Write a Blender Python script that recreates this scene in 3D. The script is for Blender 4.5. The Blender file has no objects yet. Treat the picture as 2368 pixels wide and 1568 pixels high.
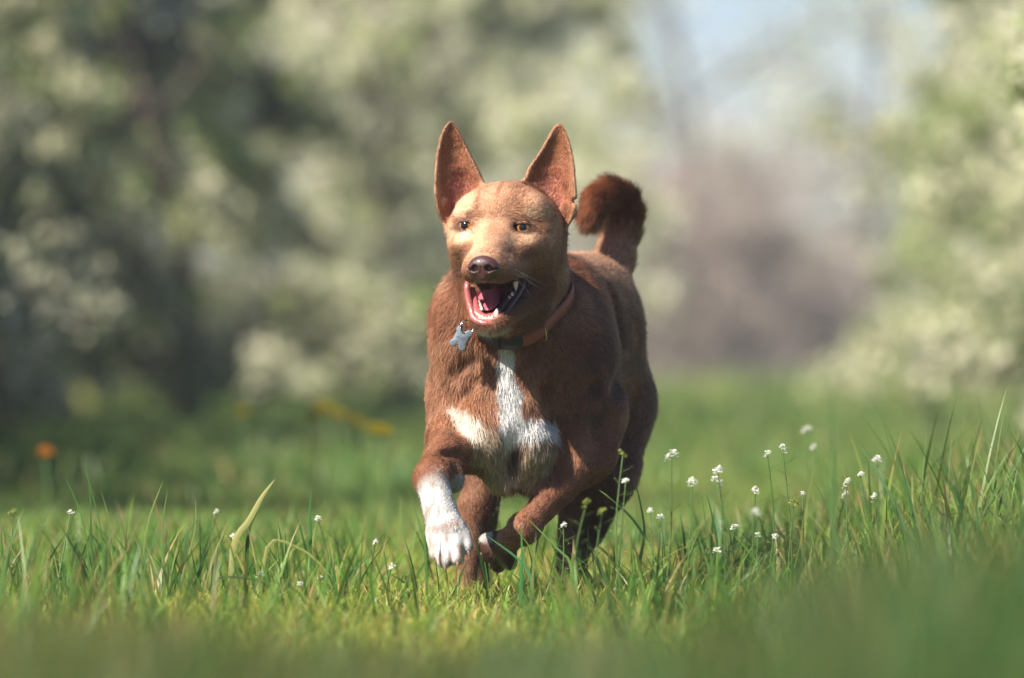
import bpy, math
import numpy as np
from mathutils import Vector, Matrix, noise as mnoise

# ------------------------------------------------------------------ camera, world, sun, exposure
SC = bpy.context.scene
COL = SC.collection
CAM_D, CAM_H, PXM = 7.1, 0.30, 1850.0          # distance to the dog, lens height, photo px (2368 wide) per metre at the dog
cam_d = bpy.data.cameras.new("camera")
cam = bpy.data.objects.new("camera", cam_d); COL.objects.link(cam)
cam.location = (0, -CAM_D, CAM_H)
cam.rotation_euler = (math.radians(90), 0, 0)
cam_d.sensor_width = 36.0
cam_d.lens = 36.0 * CAM_D / (2368 / PXM)
cam_d.shift_y = (860 - 784) / 2368.0           # the horizon sits a little under the middle
cam_d.clip_start = 0.05; cam_d.clip_end = 1000
cam_d.dof.use_dof = True
cam_d.dof.focus_distance = CAM_D + 0.06
cam_d.dof.aperture_fstop = 3.5
cam_d.dof.aperture_blades = 0
SC.camera = cam

SUN_AZ, SUN_EL = math.radians(-133), math.radians(43)   # azimuth clockwise from +Y (towards the sun)
sdir = Vector((math.sin(SUN_AZ) * math.cos(SUN_EL), math.cos(SUN_AZ) * math.cos(SUN_EL), math.sin(SUN_EL)))
world = bpy.data.worlds.new("World"); SC.world = world; world.use_nodes = True
wn = world.node_tree; bg = wn.nodes["Background"]
sky = wn.nodes.new("ShaderNodeTexSky"); sky.sky_type = 'NISHITA'; sky.sun_disc = False
sky.sun_elevation = SUN_EL; sky.sun_rotation = SUN_AZ
sky.air_density = 1.0; sky.dust_density = 0.3; sky.ozone_density = 4.0
tint = wn.nodes.new('ShaderNodeMixRGB'); tint.blend_type = 'MULTIPLY'; tint.inputs[0].default_value = 1; tint.inputs[2].default_value = (1.0, .94, 1.02, 1)
wn.links.new(sky.outputs[0], tint.inputs[1]); wn.links.new(tint.outputs[0], bg.inputs[0]); bg.inputs[1].default_value = 0.052
sun_d = bpy.data.lights.new("sun", 'SUN'); sun_d.energy = 5.0; sun_d.angle = math.radians(0.53)
sun_d.color = (1.0, 0.93, 0.82)
sun = bpy.data.objects.new("sun", sun_d); COL.objects.link(sun)
sun.rotation_euler = (-sdir).to_track_quat('-Z', 'Y').to_euler()
sun.location = (-6, -6, 8)
SC.view_settings.view_transform = 'Standard'; SC.view_settings.look = 'None'
SC.view_settings.exposure = 1.28; SC.view_settings.gamma = 1.0; SC.view_settings.use_curve_mapping = False
SC.cycles.max_bounces = 6; SC.cycles.diffuse_bounces = 3; SC.cycles.glossy_bounces = 2
SC.cycles.transmission_bounces = 4; SC.cycles.transparent_max_bounces = 6
SC.cycles.use_denoising = True
SC.render.hair_type = 'STRAND'


# ------------------------------------------------------------------ helpers
def W(px, py, y=0.0):
    """point of the place seen at (px, py) of the photograph when it stands y metres behind the dog's face"""
    k = (CAM_D + y) / CAM_D
    return np.array([(px - 1184) / PXM * k, y, CAM_H + (860 - py) / PXM * k])

def srgb(r, g, b):
    f = lambda c: (c / 255 / 12.92) if c / 255 <= 0.04045 else ((c / 255 + 0.055) / 1.055) ** 2.4
    return (f(r), f(g), f(b))

def tag(o, label=None, cat=None, group=None, kind=None):
    if label: o["label"] = label
    if cat: o["category"] = cat
    if group: o["group"] = group
    if kind: o["kind"] = kind
    return o

def new_mat(name):
    m = bpy.data.materials.new(name); m.use_nodes = True
    nt = m.node_tree; b = nt.nodes["Principled BSDF"]
    return m, nt, b

def mesh_np(name, V, quads=None, tris=None, mat=None, parent=None, smooth=True, attrs=None, link=True):
    me = bpy.data.meshes.new(name)
    V = np.asarray(V, np.float32)
    nq = 0 if quads is None else len(quads); ntr = 0 if tris is None else len(tris)
    me.vertices.add(len(V)); me.vertices.foreach_set("co", V.ravel())
    loops = []
    if nq: loops.append(np.asarray(quads, np.int32).ravel())
    if ntr: loops.append(np.asarray(tris, np.int32).ravel())
    L = np.concatenate(loops)
    me.loops.add(len(L)); me.loops.foreach_set("vertex_index", L)
    starts = np.concatenate([np.arange(nq) * 4, nq * 4 + np.arange(ntr) * 3]).astype(np.int32)
    me.polygons.add(nq + ntr); me.polygons.foreach_set("loop_start", starts)
    if smooth: me.polygons.foreach_set("use_smooth", np.ones(nq + ntr, bool))
    if attrs:
        for k, (typ, a) in attrs.items():
            at = me.attributes.new(k, typ, 'POINT')
            a = np.asarray(a, np.float32)
            if typ == 'FLOAT_COLOR':
                if a.shape[1] == 3: a = np.hstack([a, np.ones((len(a), 1), np.float32)])
                at.data.foreach_set("color", a.ravel())
            else: at.data.foreach_set("value", a.ravel())
    me.update(calc_edges=True); me.validate()
    if mat: me.materials.append(mat)
    o = bpy.data.objects.new(name, me)
    if link: COL.objects.link(o)
    if parent is not None: o.parent = parent
    return o

_rng = np.random.default_rng(7)
_perm = _rng.random((32, 32, 32)).astype(np.float32)
def vnoise(p, scale, seed=0):
    """smooth value noise in -1..1 at points p (N,3)"""
    q = np.asarray(p, np.float32) * scale + seed * 7.31 + 100.0
    i = np.floor(q).astype(np.int32); f = q - i; f = f * f * (3 - 2 * f)
    r = np.zeros(len(q), np.float32)
    for dx in (0, 1):
        for dy in (0, 1):
            for dz in (0, 1):
                w = (f[:, 0] if dx else 1 - f[:, 0]) * (f[:, 1] if dy else 1 - f[:, 1]) * (f[:, 2] if dz else 1 - f[:, 2])
                r += w * _perm[(i[:, 0] + dx) & 31, (i[:, 1] + dy) & 31, (i[:, 2] + dz) & 31]
    return r * 2 - 1
def sstep(a, b, x):
    t = np.clip((x - a) / (b - a), 0, 1); return t * t * (3 - 2 * t)
def nrm(v):
    return v / np.maximum(np.linalg.norm(v, axis=-1, keepdims=True), 1e-9)
# ------------------------------------------------------------------ the dog: one continuous surface grown from blended volumes
W_place = W
def W(px, py, y=0.0):                                     # the body is gathered up in the gallop: its rear stands nearer
    return W_place(px, py, y if y < .25 else .25 + (y - .25) * .72)
YAW = math.radians(13)
HO = W(1170, 523, 0.0)
HR = np.array([math.cos(YAW), -math.sin(YAW), 0.0])       # the head's side towards the picture's right
HF = np.array([-math.sin(YAW), -math.cos(YAW), 0.0])      # the way the muzzle points
HU = np.array([0.0, 0.0, 1.0])
def H(r, f, u): return HO + HR * r + HF * f + HU * u
HM = np.stack([HR, HF, HU])                               # rows: world -> head

def pitch_rows(M, a):
    """turn the frame M (rows r,f,u) so that f dips by a radians"""
    r, f, u = M
    return np.stack([r, f * math.cos(a) - u * math.sin(a), u * math.cos(a) + f * math.sin(a)])

class Cone:
    def __init__(s, a, b, r1, r2, k=.02, sub=False, tag='', d=None, sx=1.0, ax=None):
        s.a, s.b, s.r1, s.r2, s.k, s.sub, s.tag = np.array(a, float), np.array(b, float), r1, r2, k, sub, tag
        s.dir = nrm(s.b - s.a) if d is None else nrm(np.array(d, float))
        R = max(r1, r2)
        s.lo = np.minimum(s.a, s.b) - R; s.hi = np.maximum(s.a, s.b) + R
    def f(s, p):
        ab = s.b - s.a
        t = np.clip(((p - s.a) @ ab) / (ab @ ab), 0, 1)
        return np.linalg.norm(p - s.a - t[..., None] * ab, axis=-1) - (s.r1 + (s.r2 - s.r1) * t)
class Ell:
    def __init__(s, c, r, k=.02, M=None, sub=False, tag='', d=(0, 0, -1)):
        s.c, s.r, s.k, s.sub, s.tag = np.array(c, float), np.array(r, float), k, sub, tag
        s.M = np.eye(3) if M is None else np.array(M)
        s.dir = nrm(np.array(d, float)); R = max(r)
        s.lo = s.c - R; s.hi = s.c + R
    def f(s, p):
        q = (p - s.c) @ s.M.T
        k0 = np.linalg.norm(q / s.r, axis=-1); k1 = np.linalg.norm(q / s.r ** 2, axis=-1)
        return k0 * (k0 - 1) / np.maximum(k1, 1e-6)
class Ear:
    """a cupped leaf: outline rows (z, x left, x right), middle surface bowed away from the open side"""
    def __init__(s, rows, y0, cup, turn, lean, k=.010, th=.0028, tag='ear'):
        s.rows = np.array(rows, float); s.y0, s.cup, s.turn, s.lean, s.k, s.th, s.tag = y0, cup, turn, lean, k, th, tag
        s.sub = False; s.dir = np.array([0, 0, 1.0])
        z = s.rows[:, 0]; s.z0, s.z1 = z.min(), z.max()
        s.lo = np.array([s.rows[:, 1].min() - .01, y0 - .03, s.z0 - .02]); s.hi = np.array([s.rows[:, 2].max() + .01, y0 + .06, s.z1 + .01])
    def split(s, p):
        z = np.clip(p[..., 2], s.z0, s.z1)
        xl = np.interp(z, s.rows[:, 0], s.rows[:, 1]); xr = np.interp(z, s.rows[:, 0], s.rows[:, 2])
        c = (xl + xr) / 2; w = np.maximum((xr - xl) / 2, .002)
        t = (z - s.z0) / (s.z1 - s.z0)
        sx = (p[..., 0] - c) / w
        cup = np.minimum(s.cup * (1 - t) ** .7 + .003, .55 * w)
        ym = s.y0 + cup * (1 - np.clip(sx, -1.2, 1.2) ** 2) + s.turn * (p[..., 0] - c) + s.lean * t
        return sx, t, w, ym
    def f(s, p):
        sx, t, w, ym = s.split(p)
        sl = np.sqrt(1 + (2 * np.minimum(s.cup * (1 - t) ** .7 + .003, .55 * w) * np.clip(sx, -1.2, 1.2) / w) ** 2)
        dq = np.abs(p[..., 1] - ym) / sl - s.th
        ds = (np.abs(sx) - 1) * w
        dz = np.maximum(p[..., 2] - s.z1, s.z0 - p[..., 2])
        a = np.maximum(ds, dz)
        k = .004; h = np.maximum(k - np.abs(a - dq), 0) / k
        return (np.maximum(a, dq) + h * h * k / 4) * .8

def px_rows(rows, y):
    return sorted([(W(1184, r[0] + 3, y)[2], W(r[1] + 2, r[0], y)[0], W(r[2] - 2, r[0], y)[0]) for r in rows])
EARL = Ear(px_rows([(279, 1039, 1046), (286, 1031, 1054), (300, 1023, 1063), (325, 1014, 1076), (360, 1008, 1094), (390, 1005, 1109), (420, 1004, 1122), (450, 1004, 1126), (480, 1008, 1118), (508, 1017, 1100), (535, 1034, 1085)], .03), .012, .028, .25, .012)
EARR = Ear(px_rows([(285, 1289, 1297), (292, 1280, 1304), (305, 1271, 1311), (330, 1257, 1320), (360, 1239, 1327), (390, 1219, 1331), (420, 1206, 1333), (450, 1208, 1335), (480, 1228, 1334), (508, 1250, 1324), (535, 1265, 1306)], .03), .012, .030, -.15, .012)

def rollrows(M, a):
    r, f, u = M
    return np.stack([r * math.cos(a) + u * math.sin(a), f, u * math.cos(a) - r * math.sin(a)])
P = []
def add(*a): P.extend(a)
BK = (.16, .97, -.1)                                      # the way the back runs, nose to tail
# skull, brows, cheeks
HP = pitch_rows(HM, math.radians(18))
add(Ell(H(0, -.015, .004), (.057, .062, .0495), .02, HM, tag='head'),
    Ell(H(-.030, .016, .020), (.028, .028, .020), .02, HM, tag='head'), Ell(H(.030, .016, .020), (.028, .028, .020), .02, HM, tag='head'),
    Ell(H(0, .015, .018), (.030, .038, .030), .02, HM, tag='head'),
    Ell(H(-.044, -.012, -.020), (.031, .050, .042), .02, HM, tag='head'), Ell(H(.037, -.012, -.020), (.031, .050, .042), .02, HM, tag='head'),
    Ell(H(-.037, -.02, -.056), (.025, .046, .033), .02, HM, tag='head'), Ell(H(.033, -.02, -.056), (.025, .046, .033), .02, HM, tag='head'),
    Ell(H(-.030, .034, -.026), (.024, .030, .020), .02, HM, tag='head'), Ell(H(.030, .034, -.026), (.024, .030, .020), .02, HM, tag='head'),
    # upper muzzle
    Cone(H(0, .020, -.012), H(0, .108, -.0460), .034, .0200, .016, tag='muzzle'),
    Cone(H(-.024, .030, -.044), H(-.0165, .104, -.0575), .021, .0150, .012, tag='muzzle'), Cone(H(.024, .030, -.044), H(.0165, .104, -.0575), .021, .0150, .012, tag='muzzle'),
    Ell(H(0, .116, -.050), (.021, .015, .019), .010, HM, tag='muzzle'))
# lower jaw
add(Cone(H(-.042, -.01, -.078), H(-.0175, .078, -.1135), .019, .0085, .014, tag='jaw'), Cone(H(.042, -.01, -.078), H(.0175, .078, -.1135), .019, .0085, .014, tag='jaw'),
    Cone(H(0, .02, -.106), H(0, .086, -.120), .020, .010, .014, tag='jaw'),
    Ell(H(0, .088, -.117), (.021, .013, .0095), .008, HM, tag='jaw'),
    Ell(H(0, .078, -.126), (.018, .014, .0075), .008, HM, tag='jaw'),
    Cone(H(0, -.03, -.10), H(0, .03, -.105), .045, .022, .02, tag='jaw'))
# neck, chest, trunk
add(Cone(W(1178, 560, .055), W(1185, 800, .155), .062, .085, .03, tag='neck', d=(.05, .5, -.85)),
    Ell(W(1068, 740, .125), (.034, .045, .050), .03, tag='neck', d=(-.2, .3, -.9)),
    Ell(W(1090, 790, .10), (.044, .05, .070), .03, tag='neck', d=(-.2, .3, -.9)), Ell(W(1272, 790, .16), (.042, .05, .075), .03, tag='neck', d=(.3, .4, -.9)),
    Ell(W(1178, 905, .125), (.080, .075, .105), .03, tag='chest', d=(0, .1, -1)),
    Ell(W(1082, 905, .15), (.034, .065, .095), .03, tag='chest', d=(-.1, .3, -1)),
    Ell(W(1332, 880, .17), (.052, .080, .105), .035, tag='trunk', d=(.2, .5, -.9)),
    Cone(W(1225, 815, .17), W(1335, 800, .45), .094, .084, .04, tag='trunk', d=BK),
    Cone(W(1275, 690, .22), W(1350, 700, .48), .055, .060, .05, tag='trunk', d=BK),
    Cone(W(1215, 960, .18), W(1330, 900, .45), .085, .070, .04, tag='trunk', d=BK),
    Ell(W(1350, 745, .58), (.068, .11, .084), .04, tag='trunk', d=BK),
    Ell(W(1402, 850, .57), (.044, .08, .10), .035, tag='thigh', d=(.1, .1, -1)),
    Ell(W(1310, 880, .57), (.048, .08, .10), .035, tag='thigh', d=(.1, .1, -1)),
    Ell(W(1178, 1010, .11), (.060, .06, .045), .03, tag='brisket', d=(0, .2, -1)),
    Cone(W(1125, 1010, .085), W(1162, 1098, .095), .036, .018, .02, tag='brisket', d=(.35, .1, -1)),
    Cone(W(1232, 1020, .095), W(1222, 1092, .11), .034, .023, .02, tag='brisket', d=(-.1, .1, -1)),
    Ell(W(1180, 1045, .040), (.0120, .036, .024), .024, sub=True, tag='hollow'),
    Ell(W(1110, 985, .075), (.044, .035, .042), .02, rollrows(np.eye(3), .6), tag='chest', d=(.2, 0, -1)))
# raised foreleg
add(Cone(W(1066, 925, .13), W(1058, 1010, .10), .043, .0375, .025, tag='arm', d=(0, -.2, -1)),
    Cone(W(1059, 1020, .09), W(1006, 1092, -.030), .035, .0210, .018, tag='arm'),
    Ell(W(995, 1106, -.045), (.0215, .020, .020), .012, tag='arm', d=(-.2, -.4, -1)),
    Cone(W(1000, 1118, -.050), W(1028, 1215, -.065), .0185, .0215, .012, tag='pastern'),
    Ell(W(1036, 1240, -.070), (.0265, .020, .0235), .010, tag='pastern', d=(.2, 0, -1)),
    Ell(W(1048, 1106, -.012), (.0140, .015, .018), .010, tag='carpal', d=(.2, 0, -1)),
    Cone(W(1008, 1246, -.072), W(1008, 1281, -.080), .0105, .0082, .004, tag='toe'),
    Cone(W(1028, 1256, -.082), W(1028, 1297, -.094), .0112, .0092, .004, tag='toe'),
    Cone(W(1052, 1254, -.082), W(1056, 1290, -.094), .0112, .0095, .004, tag='toe'),
    Cone(W(1070, 1240, -.072), W(1078, 1266, -.080), .0105, .0088, .004, tag='toe'))
# trailing foreleg
add(Cone(W(1360, 960, .15), W(1352, 1040, .13), .050, .040, .03, tag='arm', d=(.05, 0, -1)),
    Cone(W(1362, 1046, .125), W(1222, 1212, .085), .0285, .0150, .02, tag='arm'),
    Ell(W(1214, 1222, .082), (.0175, .0175, .0175), .012, tag='arm', d=(-.6, 0, -.8)),
    Cone(W(1208, 1226, .088), W(1160, 1262, .120), .0150, .0155, .014, tag='arm'),
    Ell(W(1150, 1268, .125), (.020, .020, .020), .010, tag='darkpaw', d=(-.5, .3, -.5)),
    Cone(W(1145, 1250, .118), W(1126, 1252, .128), .0105, .0100, .005, tag='darktoe'),
    Cone(W(1140, 1268, .128), W(1128, 1284, .140), .0105, .0090, .005, tag='darktoe'),
    Cone(W(1155, 1278, .128), W(1152, 1306, .140), .0115, .0095, .005, tag='darktoe'),
    Cone(W(1175, 1275, .122), W(1180, 1302, .132), .0105, .0088, .005, tag='darktoe'))
# hind legs
add(Cone(W(1300, 930, .50), W(1160, 1010, .34), .060, .040, .03, tag='thigh', d=(-.3, -.3, -1)),
    Cone(W(1150, 1010, .33), W(1102, 1170, .30), .034, .0210, .02, tag='hind'),
    Cone(W(1102, 1170, .30), W(1074, 1375, .262), .0185, .0125, .015, tag='hind'),
    Ell(W(1070, 1392, .245), (.020, .034, .015), .015, tag='hindpaw', d=(0, -1, -.3)),
    Cone(W(1122, 1040, .36), W(1108, 1380, .345), .028, .0095, .012, tag='hind'),
    Cone(W(1410, 940, .53), W(1385, 1090, .46), .060, .046, .035, tag='thigh', d=(-.1, -.1, -1)),
    Cone(W(1392, 1080, .46), W(1352, 1215, .52), .045, .027, .02, tag='thigh'),
    Cone(W(1350, 1215, .52), W(1300, 1370, .48), .021, .016, .015, tag='hind'),
    Cone(W(1322, 1150, .46), W(1304, 1390, .45), .017, .009, .02, tag='hind'),
    Ell(W(1290, 1388, .455), (.021, .036, .014), .012, tag='hindpaw', d=(0, -1, -.3)))
# tail
TAIL = [W(1408, 650, .62), W(1420, 600, .64), W(1432, 545, .655), W(1446, 490, .65), W(1440, 458, .625), W(1410, 446, .60), W(1381, 464, .58), W(1366, 500, .57)]
TR = [.028, .024, .021, .017, .0155, .015, .0145, .013]
for i in range(len(TAIL) - 1): add(Cone(TAIL[i], TAIL[i + 1], TR[i], TR[i + 1], .012 if i else .02, tag='tailbase' if i < 2 else 'tail'))
EARS = [EARL, EARR]
add(*EARS)
add(Ell(W(1024, 478, .022), (.0065, .009, .010), .006, tag='head'), Ell(W(1316, 490, .022), (.0080, .009, .010), .006, tag='head'))
def blend_field(p, prims):
    F = np.full(p.shape[:-1], .06)
    for q in prims:
        d = q.f(p)
        if q.sub:
            h = np.maximum(q.k - np.abs(F + d), 0) / q.k; F = np.maximum(F, -d) + h * h * q.k / 4
        else:
            h = np.maximum(q.k - np.abs(F - d), 0) / q.k; F = np.minimum(F, d) - h * h * q.k / 4
    return F
def surface_f(r, u, hi=.16, lo=-.02):
    """how far forward the head's surface lies at side r, height u"""
    fs = np.linspace(hi, lo, 361); p = np.array([H(r, f, u) for f in fs])
    d = blend_field(p, P); i = np.argmax(d < 0); return fs[i]
def Mp(px, py, f):
    """point at forward depth f of the head that the photograph shows at (px, py)"""
    r = 0.0
    for _ in range(4):
        y = HO[1] + HR[1] * r + HF[1] * f; k = (CAM_D + y) / CAM_D
        r = ((px - 1184) / PXM * k - HO[0] - HF[0] * f) / HR[0]
    u = (860 - py) / PXM * k + CAM_H - HO[2]
    return H(r, f, u)
def front_hit(px, py):
    """the body's surface as first met along the line of sight"""
    ys = np.linspace(-.12, .55, 336); p = np.array([W_place(px, py, y) for y in ys]); d = blend_field(p, P); return p[np.argmax(d < 0)]
def groove(pts, r=.008, k=.022, depth=.003, tag='groove'):
    q = [front_hit(*p) + np.array([0, depth * -1, 0]) for p in pts]
    return [Cone(q[i], q[i + 1], r, r, k, sub=True, tag=tag) for i in range(len(q) - 1)]
GROOVES = groove([(1270, 900), (1296, 980), (1292, 1060)], .010) + groove([(1418, 690), (1432, 800), (1430, 900)], .009) + groove([(1088, 830), (1052, 862)], .006, .015) \
    + groove([(1104, 870), (1078, 905)], .005, .012) + groove([(1046, 935), (1062, 985)], .008, .018) + groove([(1375, 900), (1400, 980), (1392, 1040)], .008) + groove([(1020, 1046), (1090, 1062)], .005, .012)
P += GROOVES
# mouth cavity, eye sockets
MC = pitch_rows(HM, math.radians(16))
SUBS = [Ell(W(1326, 467, .008), (.0050, .009, .0035), .003, rollrows(np.eye(3), .5), sub=True, tag='notch'),
        Ell(H(-.003, .078, -.0915), (.0265, .062, .0200), .005, MC, sub=True, tag='mouth'),
        Ell(H(.016, .055, -.0825), (.0180, .038, .0120), .005, pitch_rows(HM, math.radians(28)), sub=True, tag='mouth'),
        Ell(H(-.021, .066, -.0865), (.0175, .036, .0135), .005, pitch_rows(HM, math.radians(20)), sub=True, tag='mouth'),
        Ell(H(0, .100, -.0950), (.0235, .032, .0200), .004, MC, sub=True, tag='mouth')]
EYES, ER = [], .0115
for ex, ey, sg in ((1077, 522, -1), (1206, 526, 1)):
    q = Mp(ex, ey, .045); l = (q - HO) @ HM.T
    for _ in range(3):
        fs = surface_f(l[0], l[2]); q = Mp(ex, ey, fs); l = (q - HO) @ HM.T
    EYES.append((H(l[0], fs, l[2]), fs, sg, l))
    print("eye", l, fs)
EYE_L, EYE_R = EYES[0][0], EYES[1][0]
LIDS = []
for E, fs, sg, l in EYES:
    M = rollrows(HM, math.radians(7 * sg))
    SUBS.append(Ell(E - HF * .001, (.0124, .0095, .0072), .002, M, sub=True, tag='socket'))
    for up in (1, -1):
        pts = []
        for a in np.linspace(-1, 1, 5):
            x = .0126 * a; z = up * (.0058 if up > 0 else .0056) * (1 - a * a) ** .8
            bulge = math.sqrt(max(ER ** 2 - x * x - z * z, 0)) - ER + .0014 - .0020 * a * a
            pts.append(E + M[0] * x + M[2] * z + HF * bulge)
        for i in range(4): LIDS.append(Cone(pts[i], pts[i + 1], .0015 if up > 0 else .0012, .0015 if up > 0 else .0012, .0025, tag='lid', d=HR * sg))
P += SUBS
P += LIDS

def axis_nodes(segs):
    out = [segs[0][0]]
    for a, b, h in segs:
        n = max(1, int(round((b - a) / h))); out += list(a + (b - a) * (np.arange(1, n + 1) / n))
    return np.array(out)
FINE = 1.0
GX = axis_nodes([(-.150, .200, .0017 * FINE)])
GY = axis_nodes([(-.165, .155, .0017 * FINE), (.155, .76, .0032 * FINE)])
GZ = axis_nodes([(-.02, .33, .0021 * FINE), (.33, .635, .0016 * FINE)])

def sdf_grid(P, GX, GY, GZ):
    F = np.full((len(GX), len(GY), len(GZ)), .06, np.float32)
    for q in P:
        m = q.k + .012
        ix = slice(np.searchsorted(GX, q.lo[0] - m), np.searchsorted(GX, q.hi[0] + m))
        iy = slice(np.searchsorted(GY, q.lo[1] - m), np.searchsorted(GY, q.hi[1] + m))
        iz = slice(np.searchsorted(GZ, q.lo[2] - m), np.searchsorted(GZ, q.hi[2] + m))
        g = np.stack(np.meshgrid(GX[ix], GY[iy], GZ[iz], indexing='ij'), -1)
        d = q.f(g).astype(np.float32); a = F[ix, iy, iz]
        if q.sub:
            h = np.maximum(q.k - np.abs(a + d), 0) / q.k
            F[ix, iy, iz] = np.maximum(a, -d) + h * h * q.k / 4
        else:
            h = np.maximum(q.k - np.abs(a - d), 0) / q.k
            F[ix, iy, iz] = np.minimum(a, d) - h * h * q.k / 4
    return F

def surface_nets(F, GX, GY, GZ):
    S = F < 0
    c = np.zeros(tuple(n - 1 for n in F.shape), np.uint8)
    for dx in (0, 1):
        for dy in (0, 1):
            for dz in (0, 1):
                c += S[dx:dx + c.shape[0], dy:dy + c.shape[1], dz:dz + c.shape[2]]
    act = (c > 0) & (c < 8)
    I = np.argwhere(act); idx = np.full(c.shape, -1, np.int32); idx[tuple(I.T)] = np.arange(len(I))
    acc = np.zeros((len(I), 3)); cnt = np.zeros(len(I))
    cs = [(0, 0, 0), (1, 0, 0), (0, 1, 0), (1, 1, 0), (0, 0, 1), (1, 0, 1), (0, 1, 1), (1, 1, 1)]
    val = [F[I[:, 0] + a, I[:, 1] + b, I[:, 2] + e] for a, b, e in cs]
    pos = [np.stack([GX[I[:, 0] + a], GY[I[:, 1] + b], GZ[I[:, 2] + e]], 1) for a, b, e in cs]
    for i in range(8):
        for j in range(i + 1, 8):
            if sum(abs(x - y) for x, y in zip(cs[i], cs[j])) != 1: continue
            m = (val[i] < 0) != (val[j] < 0)
            t = np.where(m, val[i] / np.where(m, val[i] - val[j], 1), 0)[:, None]
            acc += np.where(m[:, None], pos[i] * (1 - t) + pos[j] * t, 0); cnt += m
    V = acc / cnt[:, None]
    Q = []
    for ax in range(3):
        sl0 = [slice(None)] * 3; sl1 = [slice(None)] * 3
        sl0[ax] = slice(0, -1); sl1[ax] = slice(1, None)
        a, b = S[tuple(sl0)], S[tuple(sl1)]
        E = np.argwhere(a != b)
        u, v = [(1, 2), (2, 0), (0, 1)][ax]
        ok = (E[:, u] > 0) & (E[:, v] > 0) & (E[:, u] < F.shape[u] - 1) & (E[:, v] < F.shape[v] - 1); E = E[ok]
        def cell(du, dv):
            e = E.copy(); e[:, u] -= du; e[:, v] -= dv; return idx[e[:, 0], e[:, 1], e[:, 2]]
        q = np.stack([cell(1, 1), cell(0, 1), cell(0, 0), cell(1, 0)], 1)
        inside = S[E[:, 0], E[:, 1], E[:, 2]]
        q[~inside] = q[~inside][:, ::-1]
        Q.append(q)
    return V, np.concatenate(Q)

def grid_sample(F, p):
    """trilinear value of the field at p"""
    out = 0
    I, T = [], []
    for d, G in enumerate((GX, GY, GZ)):
        i = np.clip(np.searchsorted(G, p[:, d]) - 1, 0, len(G) - 2); I.append(i); T.append(np.clip((p[:, d] - G[i]) / (G[i + 1] - G[i]), 0, 1))
    for dx in (0, 1):
        for dy in (0, 1):
            for dz in (0, 1):
                w = (T[0] if dx else 1 - T[0]) * (T[1] if dy else 1 - T[1]) * (T[2] if dz else 1 - T[2])
                out = out + w * F[I[0] + dx, I[1] + dy, I[2] + dz]
    return out

FLD = sdf_grid(P, GX, GY, GZ)
DV, DQ = surface_nets(FLD, GX, GY, GZ)
# keep the one connected body (drop crumbs)
def largest_piece(V, Q):
    par = np.arange(len(V))
    e = np.concatenate([Q[:, [0, 1]], Q[:, [1, 2]], Q[:, [2, 3]]])
    for _ in range(200):
        m = np.minimum(par[e[:, 0]], par[e[:, 1]])
        new = par.copy(); np.minimum.at(new, e[:, 0], m); np.minimum.at(new, e[:, 1], m); new = new[new]
        if (new == par).all(): break
        par = new
    lab, ct = np.unique(par, return_counts=True); keep = par == lab[ct.argmax()]
    print("pieces", len(lab), sorted(ct)[-4:])
    mp = np.cumsum(keep) - 1
    return V[keep], mp[Q[keep[Q[:, 0]]]]
DV, DQ = largest_piece(DV, DQ)
# light smoothing
def relax(V, Q, it=2, f=.5):
    for _ in range(it):
        s = np.zeros_like(V); n = np.zeros(len(V))
        for i in range(4):
            a, b = Q[:, i], Q[:, (i + 1) % 4]
            np.add.at(s, a, V[b]); np.add.at(n, a, 1); np.add.at(s, b, V[a]); np.add.at(n, b, 1)
        V = V * (1 - f) + f * s / n[:, None]
    return V
DV = relax(DV, DQ, 1)
def vert_normals(V, Q):
    n = np.cross(V[Q[:, 2]] - V[Q[:, 0]], V[Q[:, 3]] - V[Q[:, 1]])
    N = np.zeros_like(V)
    for i in range(4): np.add.at(N, Q[:, i], n)
    return nrm(N)
DN = vert_normals(DV, DQ)
print("dog verts", len(DV), "quads", len(DQ))

# per-vertex character: which volume it belongs to, the lie of the coat, its length and its colour
def dog_look(V, N):
    n = len(V)
    best = np.full(n, 9.0); tagi = np.zeros(n, int); tags = sorted({q.tag for q in P})
    D = np.zeros((n, 3)); Wt = np.zeros(n)
    bt = {t: np.full(n, 9.0) for t in tags}
    for q in P:
        m = .06
        s = np.where((V > q.lo - m).all(1) & (V < q.hi + m).all(1))[0]
        if not len(s): continue
        d = np.abs(q.f(V[s])) if q.sub else q.f(V[s])
        bt[q.tag][s] = np.minimum(bt[q.tag][s], d)
        if not q.sub:
            w = np.exp(-np.maximum(d, 0) / .010); D[s] += w[:, None] * q.dir; Wt[s] += w
    D /= np.maximum(Wt, 1e-6)[:, None]
    return bt, D
BT, DDIR = dog_look(DV, DN)
def head_local(V): return (V - HO) @ HM.T
# ------------------------------------------------------------------ coat: colour, length, lie
C_BROWN = np.array([.235, .092, .045]); C_LIGHT = np.array([.64, .355, .215]); C_DARK = np.array([.085, .032, .016])
C_WHITE = np.array([.84, .81, .78]); C_CREAM = np.array([.46, .36, .26]); C_SABLE_SHADE = np.array([.085, .047, .028])  # the sable is deepened to stand for shade on flank and neck

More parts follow.
